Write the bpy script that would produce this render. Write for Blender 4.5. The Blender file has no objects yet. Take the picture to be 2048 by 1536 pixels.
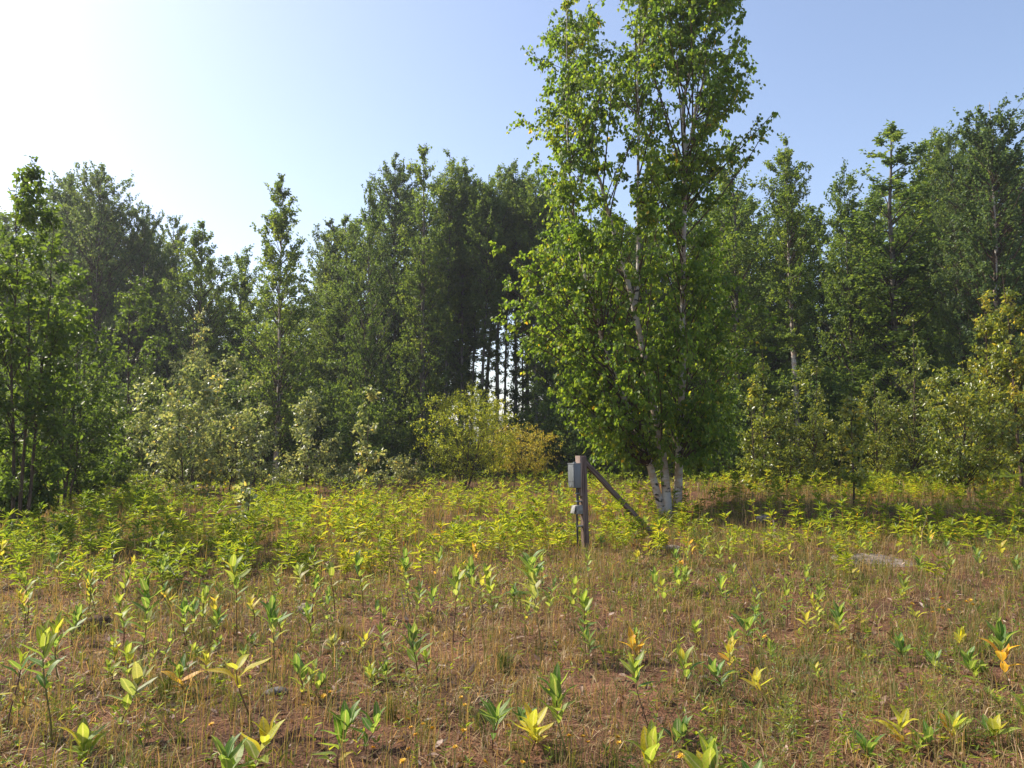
import bpy, math
import numpy as np
from mathutils import Vector, Matrix, Quaternion

# ------------------------------------------------------------------ camera, sky, sun, exposure
SC = bpy.context.scene
COL = SC.collection
W0, H0, FPX, HOR, CAMZ = 2048, 1536, 1547.0, 890.0, 1.6
PITCH = math.atan((HOR - 768) / FPX)
cam = bpy.data.objects.new("camera", bpy.data.cameras.new("camera"))
COL.objects.link(cam)
cam.location = (0, 0, CAMZ)
cam.rotation_euler = (math.pi / 2 + PITCH, 0, 0)
cam.data.sensor_width = 36.0
cam.data.lens = 36.0 * FPX / W0
cam.data.clip_start, cam.data.clip_end = 0.05, 8000
SC.camera = cam

SUN_AZ, SUN_EL = math.radians(-67), math.radians(45)      # azimuth from the view direction, left is negative
to_sun = Vector((math.sin(SUN_AZ) * math.cos(SUN_EL), math.cos(SUN_AZ) * math.cos(SUN_EL), math.sin(SUN_EL)))
world = bpy.data.worlds.new("World")
SC.world = world
world.use_nodes = True
wn = world.node_tree.nodes
bg = wn["Background"]
sky = wn.new("ShaderNodeTexSky")
sky.sky_type = 'NISHITA'
sky.sun_disc = False
sky.sun_elevation = SUN_EL
sky.sun_rotation = SUN_AZ
sky.air_density = 1.0
sky.dust_density = 1.3
sky.ozone_density = 1.6
tn = wn.new("ShaderNodeMix"); tn.data_type = 'RGBA'; tn.blend_type = 'MULTIPLY'; tn.inputs[0].default_value = 1.0
tn.inputs[7].default_value = (1.03, .935, .90, 1)                # summer haze: the whole dome a little less green-blue
world.node_tree.links.new(sky.outputs[0], tn.inputs[6])
world.node_tree.links.new(tn.outputs[2], bg.inputs[0])
bg.inputs[1].default_value = 0.15
sun = bpy.data.objects.new("sun", bpy.data.lights.new("sun", 'SUN'))
COL.objects.link(sun)
sun.data.energy = 4.8
sun.data.angle = math.radians(0.6)
sun.data.color = (1.0, 0.91, 0.75)
sun.rotation_euler = to_sun.to_track_quat('Z', 'Y').to_euler()
SC.view_settings.view_transform = 'Standard'
SC.view_settings.look = 'None'
SC.view_settings.exposure = 0.83
SC.view_settings.gamma = 1.0
SC.view_settings.use_curve_mapping = False
SC.cycles.max_bounces = 8
SC.cycles.diffuse_bounces = 4
SC.cycles.glossy_bounces = 2
SC.cycles.transmission_bounces = 4
SC.cycles.use_denoising = True
SC.cycles.denoiser = 'OPENIMAGEDENOISE'
SC.cycles.denoising_input_passes = 'RGB_ALBEDO_NORMAL'
SC.cycles.sample_clamp_indirect = 4.0

# ------------------------------------------------------------------ helpers
def vnoise(x, y, seed=0):
    x = np.asarray(x, float); y = np.asarray(y, float)
    xi, yi = np.floor(x), np.floor(y)
    fx, fy = x - xi, y - yi
    fx = fx * fx * (3 - 2 * fx); fy = fy * fy * (3 - 2 * fy)
    def hsh(a, b):
        v = np.sin(a * 127.1 + b * 311.7 + seed * 74.7) * 43758.5453
        return v - np.floor(v)
    return (hsh(xi, yi) * (1 - fx) + hsh(xi + 1, yi) * fx) * (1 - fy) + (hsh(xi, yi + 1) * (1 - fx) + hsh(xi + 1, yi + 1) * fx) * fy

def sstep(a, b, x):
    t = np.clip((x - a) / (b - a), 0, 1)
    return t * t * (3 - 2 * t)

def height(x, y):
    x = np.asarray(x, float); y = np.asarray(y, float)
    h = 0.16 * (vnoise(x * .22, y * .22, 3) - .5) * sstep(3, 8, y) * (1 - .6 * sstep(20, 40, y))
    h = h + 0.05 * (vnoise(x * 1.3, y * 1.3, 5) - .5)
    h = h + 0.022 * (vnoise(x * 5.1, y * 5.1, 7) - .5) + 0.012 * (vnoise(x * 14, y * 14, 9) - .5)
    edge = 14.2 + 0.5 * vnoise(x * .8, y * 0, 11)
    h = h + 0.26 * sstep(0, 0.8, y - edge) * sstep(4.2, 5.2, x) * (1 - sstep(20, 27, y))      # low bank on the right
    return h

def hgt(x, y):
    return float(height(x, y))

def ray(u, v):
    a, b = (u - 1024) / FPX, (768 - v) / FPX
    return np.array([a, math.cos(PITCH) - b * math.sin(PITCH), math.sin(PITCH) + b * math.cos(PITCH)])

def ground_at(u, v):
    d = ray(u, v)
    t = CAMZ / max(-d[2], 1e-3)
    for _ in range(12):
        z = hgt(d[0] * t, d[1] * t)
        t = 0.5 * t + 0.5 * (CAMZ - z) / max(-d[2], 1e-3)
    return np.array([d[0] * t, d[1] * t, hgt(d[0] * t, d[1] * t)])

def at_depth(u, v, Y):
    d = ray(u, v)
    t = Y / d[1]
    return np.array([d[0] * t, Y, CAMZ + d[2] * t])

def mesh_np(name, V, faces, mats=(), tint=None, smooth=False, mat_index=None):
    me = bpy.data.meshes.new(name)
    V = np.ascontiguousarray(V, dtype=np.float32)
    faces = [np.asarray(f, dtype=np.int32) for f in faces if len(f)]
    nl = sum(f.size for f in faces); nf = sum(len(f) for f in faces)
    me.vertices.add(len(V)); me.vertices.foreach_set("co", V.ravel())
    me.loops.add(nl); me.polygons.add(nf)
    me.loops.foreach_set("vertex_index", np.concatenate([f.ravel() for f in faces]))
    tot = np.concatenate([np.full(len(f), f.shape[1], dtype=np.int32) for f in faces])
    me.polygons.foreach_set("loop_start", np.concatenate([[0], np.cumsum(tot)[:-1]]).astype(np.int32))
    me.update(calc_edges=True)
    if smooth:
        me.polygons.foreach_set("use_smooth", np.ones(nf, dtype=bool))
    if tint is not None:
        at = me.attributes.new("tint", 'FLOAT', 'POINT')
        at.data.foreach_set("value", np.ascontiguousarray(tint, dtype=np.float32))
    for m in mats:
        me.materials.append(m)
    if mat_index is not None:
        me.polygons.foreach_set("material_index", np.asarray(mat_index, dtype=np.int32))
    return me

def nrm(a):
    return a / np.maximum(np.linalg.norm(a, axis=-1, keepdims=True), 1e-9)

OV_T = np.array([0, .30, .68, 1, .68, .30]); OV_S = np.array([0, -.5, -.34, 0, .34, .5])
DI_T = np.array([0, .42, 1, .42]); DI_S = np.array([0, -.5, 0, .5])
def leaves_np(P, A, N, L, Wd, droop=0.0, fold=0.25, kind='ov'):
    """many leaves at once: folded along the midrib, drooping towards the tip"""
    n = len(P)
    A = nrm(A); S = nrm(np.cross(A, N)); N = np.cross(S, A)
    T, Q = (OV_T, OV_S) if kind == 'ov' else (DI_T, DI_S)
    k = len(T)
    L = np.broadcast_to(L, (n,)); Wd = np.broadcast_to(Wd, (n,)); droop = np.broadcast_to(droop, (n,))
    lift = fold * Wd[:, None] * np.abs(Q)[None] - (droop * L)[:, None] * (T ** 2)[None]
    V = P[:, None] + A[:, None] * (L[:, None] * T)[..., None] + S[:, None] * (Wd[:, None] * Q)[..., None] + N[:, None] * lift[..., None]
    base = (np.arange(n) * k)[:, None]
    if kind == 'ov':
        F = np.concatenate([base + np.array([0, 1, 2, 3]), base + np.array([0, 3, 4, 5])])
    else:
        F = np.concatenate([base + np.array([0, 1, 2]), base + np.array([0, 2, 3])])
    return V.reshape(-1, 3), F, k

def tubes_np(PTS, R, sides=3):
    """n tubes of k points each"""
    PTS = np.asarray(PTS, float); R = np.asarray(R, float)
    n, k, _ = PTS.shape
    T = np.empty_like(PTS)
    T[:, 1:-1] = PTS[:, 2:] - PTS[:, :-2]; T[:, 0] = PTS[:, 1] - PTS[:, 0]; T[:, -1] = PTS[:, -1] - PTS[:, -2]
    T = nrm(T)
    ref = np.where(np.abs(T[:, :1, 2:3]) > .8, np.array([1., .13, 0]), np.array([.1, .17, 1.]))
    B = nrm(np.cross(T, np.broadcast_to(ref, T.shape))); C = np.cross(T, B)
    a = np.arange(sides) * 2 * math.pi / sides
    V = PTS[:, :, None] + R[:, :, None, None] * (np.cos(a)[:, None] * B[:, :, None] + np.sin(a)[:, None] * C[:, :, None])
    i = np.arange(n)[:, None, None] * k * sides; j = np.arange(k - 1)[None, :, None] * sides; s = np.arange(sides)[None, None]
    s2 = (s + 1) % sides
    F = np.stack([i + j + s, i + j + s2, i + j + sides + s2, i + j + sides + s], -1).reshape(-1, 4)
    return V.reshape(-1, 3), F

def merge(parts):
    Vs, Fs, o = [], [], 0
    for V, F in parts:
        Vs.append(V); Fs.append(np.asarray(F) + o); o += len(V)
    return np.concatenate(Vs), Fs

def link(name, data, parent=None, loc=None):
    o = bpy.data.objects.new(name, data)
    COL.objects.link(o)
    if parent is not None: o.parent = parent
    if loc is not None: o.location = loc
    return o

def tag(o, label=None, cat=None, group=None, kind=None):
    if label: o["label"] = label
    if cat: o["category"] = cat
    if group: o["group"] = group
    if kind: o["kind"] = kind
    return o

# ------------------------------------------------------------------ materials
def new_mat(name):
    m = bpy.data.materials.new(name); m.use_nodes = True
    nt = m.node_tree; nt.nodes.clear()
    out = nt.nodes.new("ShaderNodeOutputMaterial")
    return m, nt, out

def ramp_node(nt, stops, interp='LINEAR'):
    r = nt.nodes.new("ShaderNodeValToRGB"); cr = r.color_ramp; cr.interpolation = interp
    while len(cr.elements) < len(stops): cr.elements.new(0.5)
    for e, (p, c) in zip(cr.elements, stops):
        e.position = p; e.color = (*c, 1)
    return r

def leaf_mat(name, stops, tr_gain=(2.6, 2.2, 1.2), mix=0.42, rough=0.45, spec=0.45, rand=0.25):
    m, nt, out = new_mat(name); L = nt.links.new
    at = nt.nodes.new("ShaderNodeAttribute"); at.attribute_name = "tint"
    oi = nt.nodes.new("ShaderNodeObjectInfo")
    ma = nt.nodes.new("ShaderNodeMath"); ma.operation = 'MULTIPLY_ADD'; ma.inputs[1].default_value = rand; ma.inputs[2].default_value = -rand / 2
    L(oi.outputs["Random"], ma.inputs[0])
    ad = nt.nodes.new("ShaderNodeMath"); ad.operation = 'ADD'; L(at.outputs["Fac"], ad.inputs[0]); L(ma.outputs[0], ad.inputs[1])
    rp = ramp_node(nt, stops); L(ad.outputs[0], rp.inputs[0])
    pr = nt.nodes.new("ShaderNodeBsdfPrincipled"); L(rp.outputs[0], pr.inputs["Base Color"])
    pr.inputs["Roughness"].default_value = rough; pr.inputs["Specular IOR Level"].default_value = spec
    tm = nt.nodes.new("ShaderNodeMix"); tm.data_type = 'RGBA'; tm.blend_type = 'MULTIPLY'; tm.inputs[0].default_value = 1
    L(rp.outputs[0], tm.inputs[6]); tm.inputs[7].default_value = (*tr_gain, 1)
    tr = nt.nodes.new("ShaderNodeBsdfTranslucent"); L(tm.outputs[2], tr.inputs[0])
    mx = nt.nodes.new("ShaderNodeMixShader"); mx.inputs[0].default_value = mix
    L(pr.outputs[0], mx.inputs[1]); L(tr.outputs[0], mx.inputs[2]); L(mx.outputs[0], out.inputs[0])
    return m

M_BIRCH = leaf_mat("birch_leaf", [(0, (.035, .075, .015)), (.45, (.07, .135, .022)), (.8, (.13, .19, .026)), (.97, (.22, .23, .025)), (1, (.42, .30, .03))], mix=.58, rough=.45, spec=.32, tr_gain=(3.3, 2.7, 1.2))
M_SAPLING = leaf_mat("sapling_leaf", [(0, (.036, .072, .016)), (.5, (.075, .13, .022)), (1, (.15, .19, .03))], mix=.55, rough=.45, spec=.35, tr_gain=(3.0, 2.5, 1.2))
M_WOOD_LEAF = leaf_mat("wood_leaf", [(0, (.042, .080, .020)), (.5, (.080, .138, .030)), (1, (.15, .20, .038))], mix=.53, rough=.5, spec=.25)
M_ASPEN = leaf_mat("aspen_leaf", [(0, (.042, .078, .032)), (.5, (.072, .120, .044)), (1, (.13, .18, .055))], mix=.50, rough=.5, spec=.25)
M_POPLAR = leaf_mat("poplar_leaf", [(0, (.08, .125, .045)), (.5, (.15, .20, .08)), (.9, (.27, .30, .14)), (1, (.40, .33, .08))], mix=.46, rough=.40, spec=.8)
M_POPLAR_WARM = leaf_mat("warm_poplar_leaf", [(0, (.07, .11, .02)), (.5, (.125, .17, .03)), (.9, (.22, .24, .04)), (1, (.34, .30, .04))], mix=.48, rough=.34, spec=.6)
M_WILLOW = leaf_mat("willow_leaf", [(0, (.14, .20, .02)), (.5, (.25, .31, .03)), (1, (.38, .38, .04))], mix=.50, rough=.42, spec=.45)
M_RUSSET = leaf_mat("russet_leaf", [(0, (.14, .18, .028)), (.5, (.24, .26, .036)), (1, (.38, .30, .045))], mix=.5, rough=.45, spec=.4)
M_GOLD = leaf_mat("goldenrod_leaf", [(0, (.06, .12, .014)), (.4, (.14, .20, .018)), (.75, (.25, .285, .03)), (.93, (.36, .26, .02)), (1, (.45, .22, .02))], mix=.54, rough=.42, spec=.4)
M_GRASS = leaf_mat("grass_blade", [(0, (.05, .09, .016)), (.3, (.12, .15, .03)), (.5, (.20, .155, .06)), (.75, (.30, .21, .11)), (1, (.46, .35, .21))], mix=.30, rough=.55, spec=.3)
M_LITTER = leaf_mat("dead_leaf", [(0, (.055, .035, .024)), (.4, (.16, .095, .06)), (.8, (.30, .21, .16)), (1, (.46, .37, .31))], mix=.15, rough=.6, spec=.3)
M_FERN = leaf_mat("fern_leaf", [(0, (.05, .10, .02)), (.5, (.10, .16, .03)), (1, (.22, .22, .03))], mix=.42, rough=.4, spec=.5)

def noise_mat(name, c1, c2, scale=(8, 8, 8), rough=.8, bump=.3, detail=6, spec=.3, lo=.35, hi=.65):
    m, nt, out = new_mat(name); L = nt.links.new
    tc = nt.nodes.new("ShaderNodeTexCoord"); mp = nt.nodes.new("ShaderNodeMapping"); mp.inputs["Scale"].default_value = scale
    L(tc.outputs["Object"], mp.inputs[0])
    nz = nt.nodes.new("ShaderNodeTexNoise"); nz.inputs["Scale"].default_value = 1; nz.inputs["Detail"].default_value = detail; L(mp.outputs[0], nz.inputs[0])
    rp = ramp_node(nt, [(lo, c1), (hi, c2)]); L(nz.outputs[0], rp.inputs[0])
    pr = nt.nodes.new("ShaderNodeBsdfPrincipled"); L(rp.outputs[0], pr.inputs["Base Color"])
    pr.inputs["Roughness"].default_value = rough; pr.inputs["Specular IOR Level"].default_value = spec
    bp = nt.nodes.new("ShaderNodeBump"); bp.inputs["Strength"].default_value = bump; bp.inputs["Distance"].default_value = .01
    L(nz.outputs[0], bp.inputs["Height"]); L(bp.outputs[0], pr.inputs["Normal"]); L(pr.outputs[0], out.inputs[0])
    return m

M_BARK = noise_mat("grey_bark", (.055, .045, .035), (.19, .165, .14), (9, 9, 2.5), .85, .5)
M_BROWN_BARK = noise_mat("brown_bark", (.035, .024, .016), (.13, .085, .055), (14, 14, 4), .8, .5)
M_TWIG = noise_mat("twig", (.03, .022, .016), (.09, .06, .04), (10, 10, 10), .75, .2)
M_STALK = noise_mat("stalk", (.10, .045, .025), (.17, .09, .04), (6, 6, 6), .6, .1)
M_STEM_GREEN = noise_mat("green_stem", (.13, .11, .03), (.20, .17, .05), (6, 6, 6), .6, .1)
M_WOOD = noise_mat("weathered_wood", (.055, .035, .028), (.22, .155, .125), (45, 45, 2.2), .8, .5)
M_WOOD_PALE = noise_mat("pale_weathered_wood", (.16, .11, .09), (.34, .26, .22), (45, 45, 2.5), .8, .5)
M_METAL = noise_mat("grey_painted_metal", (.12, .132, .14), (.165, .178, .185), (14, 14, 5), .45, .03, spec=.5)
M_PLASTIC = noise_mat("pale_grey_plastic", (.17, .17, .16), (.29, .285, .265), (20, 20, 20), .5, .05, spec=.4)
M_DARK = noise_mat("dark_conduit", (.02, .02, .02), (.055, .05, .045), (30, 30, 10), .5, .1, spec=.5)
M_STONE = noise_mat("stone", (.13, .105, .085), (.33, .27, .22), (14, 14, 14), .85, .6)
M_STONE_DARK = noise_mat("dark_stone", (.05, .05, .055), (.16, .15, .15), (16, 16, 16), .8, .6)
M_SLAB = noise_mat("slab_stone", (.075, .06, .052), (.24, .19, .165), (7, 7, 16), .85, .7)
M_CLOD = noise_mat("dark_soil", (.025, .014, .009), (.10, .055, .035), (22, 22, 22), .95, .8)

def birch_bark():
    m, nt, out = new_mat("birch_bark"); L = nt.links.new
    tc = nt.nodes.new("ShaderNodeTexCoord")
    def noise(scale, detail=4):
        mp = nt.nodes.new("ShaderNodeMapping"); mp.inputs["Scale"].default_value = scale; L(tc.outputs["Object"], mp.inputs[0])
        n = nt.nodes.new("ShaderNodeTexNoise"); n.inputs["Scale"].default_value = 1; n.inputs["Detail"].default_value = detail; L(mp.outputs[0], n.inputs[0])
        return n
    big = noise((2.2, 2.2, 3.2)); peel = ramp_node(nt, [(.44, (.50, .455, .40)), (.56, (.42, .30, .21)), (.66, (.52, .475, .42))]); L(big.outputs[0], peel.inputs[0])
    pat = noise((5, 5, 9), 3); patr = ramp_node(nt, [(.60, (1, 1, 1)), (.66, (.04, .035, .03))]); L(pat.outputs[0], patr.inputs[0])
    lent = noise((9, 9, 75), 2); lr = ramp_node(nt, [(.62, (1, 1, 1)), (.70, (.32, .26, .22))]); L(lent.outputs[0], lr.inputs[0])
    m1 = nt.nodes.new("ShaderNodeMix"); m1.data_type = 'RGBA'; m1.blend_type = 'MULTIPLY'; m1.inputs[0].default_value = 1
    L(peel.outputs[0], m1.inputs[6]); L(patr.outputs[0], m1.inputs[7])
    m2 = nt.nodes.new("ShaderNodeMix"); m2.data_type = 'RGBA'; m2.blend_type = 'MULTIPLY'; m2.inputs[0].default_value = 1
    L(m1.outputs[2], m2.inputs[6]); L(lr.outputs[0], m2.inputs[7])
    pr = nt.nodes.new("ShaderNodeBsdfPrincipled"); L(m2.outputs[2], pr.inputs["Base Color"]); pr.inputs["Roughness"].default_value = .7
    bp = nt.nodes.new("ShaderNodeBump"); bp.inputs["Strength"].default_value = .4; bp.inputs["Distance"].default_value = .01
    L(pat.outputs[0], bp.inputs["Height"]); L(bp.outputs[0], pr.inputs["Normal"]); L(pr.outputs[0], out.inputs[0])
    return m
M_BIRCH_BARK = birch_bark()

def soil_mat():
    m, nt, out = new_mat("red_brown_soil"); L = nt.links.new
    tc = nt.nodes.new("ShaderNodeTexCoord")
    def noise(s, d):
        n = nt.nodes.new("ShaderNodeTexNoise"); n.inputs["Scale"].default_value = s; n.inputs["Detail"].default_value = d
        n.inputs["Roughness"].default_value = .65; L(tc.outputs["Object"], n.inputs[0]); return n
    a = noise(1.1, 8); ra = ramp_node(nt, [(.32, (.06, .034, .022)), (.5, (.125, .062, .036)), (.66, (.21, .105, .06))]); L(a.outputs[0], ra.inputs[0])
    b = noise(26, 6); rb = ramp_node(nt, [(.36, (.35, .32, .30)), (.52, (.95, .95, .95)), (.72, (1.55, 1.45, 1.4))]); L(b.outputs[0], rb.inputs[0])
    mx = nt.nodes.new("ShaderNodeMix"); mx.data_type = 'RGBA'; mx.blend_type = 'MULTIPLY'; mx.inputs[0].default_value = .85
    L(ra.outputs[0], mx.inputs[6]); L(rb.outputs[0], mx.inputs[7])
    v = nt.nodes.new("ShaderNodeTexVoronoi"); v.inputs["Scale"].default_value = 60; L(tc.outputs["Object"], v.inputs[0])
    pr = nt.nodes.new("ShaderNodeBsdfPrincipled"); L(mx.outputs[2], pr.inputs["Base Color"]); pr.inputs["Roughness"].default_value = .95; pr.inputs["Specular IOR Level"].default_value = .15
    ad = nt.nodes.new("ShaderNodeMath"); ad.operation = 'ADD'; L(b.outputs[0], ad.inputs[0]); L(v.outputs[0], ad.inputs[1])
    bp = nt.nodes.new("ShaderNodeBump"); bp.inputs["Strength"].default_value = .7; bp.inputs["Distance"].default_value = .02
    L(ad.outputs[0], bp.inputs["Height"]); L(bp.outputs[0], pr.inputs["Normal"]); L(pr.outputs[0], out.inputs[0])
    return m
M_SOIL = soil_mat()

# ------------------------------------------------------------------ ground
def axis(near, step, far, growth):
    a = list(np.arange(0, near, step)); s = step; x = a[-1]
    while x < far:
        s *= growth; x += s; a.append(x)
    return np.array(a)
px_ = axis(8, .13, 3200, 1.2); xs = np.concatenate([-px_[:0:-1], px_])
py_ = axis(15, .12, 3200, 1.17); ys = np.concatenate([-axis(1.5, .5, 400, 1.4)[:0:-1], py_])
GX, GY = np.meshgrid(xs, ys)
GZ = height(GX, GY)
V = np.stack([GX, GY, GZ], -1).reshape(-1, 3)
r_, c_ = len(ys), len(xs)
ii = (np.arange(r_ - 1)[:, None] * c_ + np.arange(c_ - 1)[None]).ravel()
F = np.stack([ii, ii + 1, ii + c_ + 1, ii + c_], -1)
tag(link("ground", mesh_np("ground", V, [F], [M_SOIL], smooth=True)), kind='structure')

# ------------------------------------------------------------------ trees
def bez(P0, P1, P2, t):
    t = t[..., None]
    return P0 * (1 - t) ** 2 + P1 * 2 * t * (1 - t) + P2 * t * t

def env_targets(rng, M, H, prof, hl, hr, dep):
    zf = np.array([p[0] for p in prof]); rf = np.array([p[1] for p in prof])
    out = []
    while len(out) < M:
        z = rng.uniform(zf[0], zf[-1], M * 3); keep = rng.uniform(0, 1, M * 3) < np.interp(z, zf, rf) ** 1.1 + .10
        z = z[keep]; out.extend(z.tolist())
    z = np.array(out[:M]); r = np.interp(z, zf, rf)
    az = rng.uniform(0, 2 * math.pi, M); q = np.sqrt(rng.uniform(.06, 1, M))
    a = np.where(np.cos(az) < 0, hl, hr)
    return np.stack([q * np.cos(az) * a * r, q * np.sin(az) * dep * r, z * H], -1)

def make_tree(rng, stems, targets, clump=.5, n_twig=8, n_leaf=16, leaf=.12, wl=.72, asc=(.6, 1.3), droop=.35, up=.5, bow=.10,
              kind='di', mats=None, names="tree", bark=None, twigs=False, zmin=.3, br=.010, tint0=.45, tspread=.16, leafdroop=.1, sides=8, tfrom=.35, tscale=None, tup=.12):
    """stems: list of (points, radii). Gives meshes (list of trunks, branches, crown)."""
    trunks = []
    for P, R in stems:
        Vt, Ft = tubes_np(P[None], R[None], sides)
        trunks.append(mesh_np(names + "_trunk", Vt, [Ft], [bark or M_BARK], smooth=True))
    M = len(targets); tz = targets[:, 2]
    best = None
    for P, R in stems:
        def at(z, P=P): return np.stack([np.interp(z, P[:, 2], P[:, i]) for i in range(3)], -1)
        s1 = at(tz); r = np.linalg.norm((targets - s1)[:, :2], axis=1)
        r = np.maximum(r, np.abs(tz - s1[:, 2]) * .6)
        k = rng.uniform(*asc, M)
        z0 = np.clip(tz - r * k, P[0, 2] + (zmin if P[0, 2] < .5 else .05), P[-1, 2] - .05)
        st = at(z0); rad = np.interp(z0, P[:, 2], R)
        d = np.linalg.norm(targets - st, axis=1)
        if P[0, 2] > .5: d = np.where(tz - r * k < P[0, 2] + .1, 1e9, d)
        if best is None: best = [d, st, rad]
        else:
            m = d < best[0]
            best = [np.where(m, d, best[0]), np.where(m[:, None], st, best[1]), np.where(m, rad, best[2])]
    ln, st, rad = best
    ctrl = .5 * (st + targets) + np.stack([rng.normal(0, .06, M) * ln, rng.normal(0, .06, M) * ln, ln * rng.normal(bow, .07, M)], -1)
    tt = np.linspace(0, 1, 6)[None].repeat(M, 0)
    BP = bez(st[:, None], ctrl[:, None], targets[:, None], tt)
    r0 = np.minimum(rad * .55, .004 + br * ln)
    BR = r0[:, None] * np.linspace(1, .25, 6)[None] + .0015
    parts = [tubes_np(BP, BR, 4)] if twigs and M > 400 else [tubes_np(BP[:, [0, 2, 4, 5]], BR[:, [0, 2, 4, 5]], 3)]
    nt_ = M * n_twig
    t = rng.uniform(tfrom, 1, (M, n_twig)); t[:, 0] = 1
    TS = bez(st[:, None], ctrl[:, None], targets[:, None], t).reshape(-1, 3)
    bd = nrm(targets - ctrl)[:, None].repeat(n_twig, 1).reshape(-1, 3)
    rd = rng.normal(0, 1, (nt_, 3))
    td = nrm(bd * .8 + nrm(rd) * .95 + (np.array([0, 0, tup]) if np.ndim(tup) == 0 else np.repeat(tup, n_twig)[:, None] * np.array([0, 0, 1.])))
    tl = clump * rng.uniform(.35, 1.15, nt_) * (1 if tscale is None else np.repeat(tscale, n_twig))
    sag = rng.uniform(0, droop, nt_)
    def twig_pt(s):      # (nt_, m) -> points
        return TS[:, None] + td[:, None] * (tl[:, None] * s)[..., None] - np.array([0, 0, 1.]) * (sag * tl)[:, None, None] * (s ** 2)[..., None]
    if twigs:
        s3 = np.linspace(0, 1, 3 if M > 400 else 2)[None].repeat(nt_, 0)
        parts.append(tubes_np(twig_pt(s3), np.full((nt_, 1), .0035) * np.array([[1.0, .7, .35] if M > 400 else [1.0, .35]]), 3))
    Vb, Fb = merge(parts)
    branches = mesh_np(names + "_branches", Vb, Fb, [M_TWIG if bark is not M_BIRCH_BARK else M_BROWN_BARK], smooth=True)
    s = rng.uniform(.12, 1.02, (nt_, n_leaf))
    LP = twig_pt(s) + rng.normal(0, leaf * .35, (nt_, n_leaf, 3))
    LP = LP.reshape(-1, 3); n = len(LP)
    out = np.repeat(td, n_leaf, 0)
    A = nrm(out * .5 + nrm(rng.normal(0, 1, (n, 3))) * .8 - np.array([0, 0, droop * 1.6]))
    N = nrm(nrm(rng.normal(0, 1, (n, 3))) + np.array([0, 0, up]))
    L = leaf * rng.uniform(.6, 1.2, n)
    Vl, Fl, k = leaves_np(LP, A, N, L, L * wl, leafdroop, .22, kind)
    ct = np.repeat(rng.normal(tint0, tspread * .7, M), n_twig * n_leaf) + rng.normal(0, tspread, n)
    ct = np.clip(ct, .01, .96); ct = np.where(rng.uniform(0, 1, n) < .0015, 1.0, ct)
    crown = mesh_np(names + "_crown", Vl, [Fl], [mats or M_WOOD_LEAF], tint=np.repeat(ct, k))
    return trunks, branches, crown

def straight_stem(rng, H, r, lean=0.0, wob=.10, k=9, base=(0, 0)):
    z = np.linspace(-.15, H, k)
    x = np.cumsum(rng.normal(0, wob * H / k * .25, k)) + lean * z + base[0]; y = np.cumsum(rng.normal(0, wob * H / k * .25, k)) + base[1]
    x -= x[0] - base[0]; y -= y[0] - base[1]
    R = r * (1 - .93 * np.linspace(0, 1, k) ** .9); R[0] *= 1.25
    return np.stack([x, y, z], -1), R

def plant_tree(name, meshes, loc, label, cat, group=None, rz=0, sc=1):
    root = link(name, None); root.empty_display_size = .3
    root.location = loc; root.rotation_euler = (0, 0, rz); root.scale = (sc, sc, sc)
    for t in meshes[0]: link("trunk", t, root)
    link("branches", meshes[1], root); link("crown", meshes[2], root)
    return tag(root, label, cat, group)

PROF = {
    'spire': [(.10, .35), (.25, .85), (.42, 1), (.6, .86), (.78, .52), (.9, .26), (1, .05)],
    'loose_spire': [(.08, .4), (.25, .95), (.45, 1), (.6, .8), (.72, .55), (.86, .42), (1, .14)],
    'column': [(.22, .22), (.42, .55), (.58, .95), (.75, 1), (.88, .72), (1, .16)],
    'high': [(.14, .05), (.42, .10), (.54, .5), (.68, 1), (.82, .95), (.92, .6), (1, .15)],
    'broad': [(.15, .5), (.35, .9), (.55, 1), (.75, .95), (.9, .7), (1, .25)],
    'full': [(.03, .6), (.2, .95), (.45, 1), (.7, .85), (.88, .5), (1, .12)],
}
WG = "trees along the front of the wood"
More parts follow.
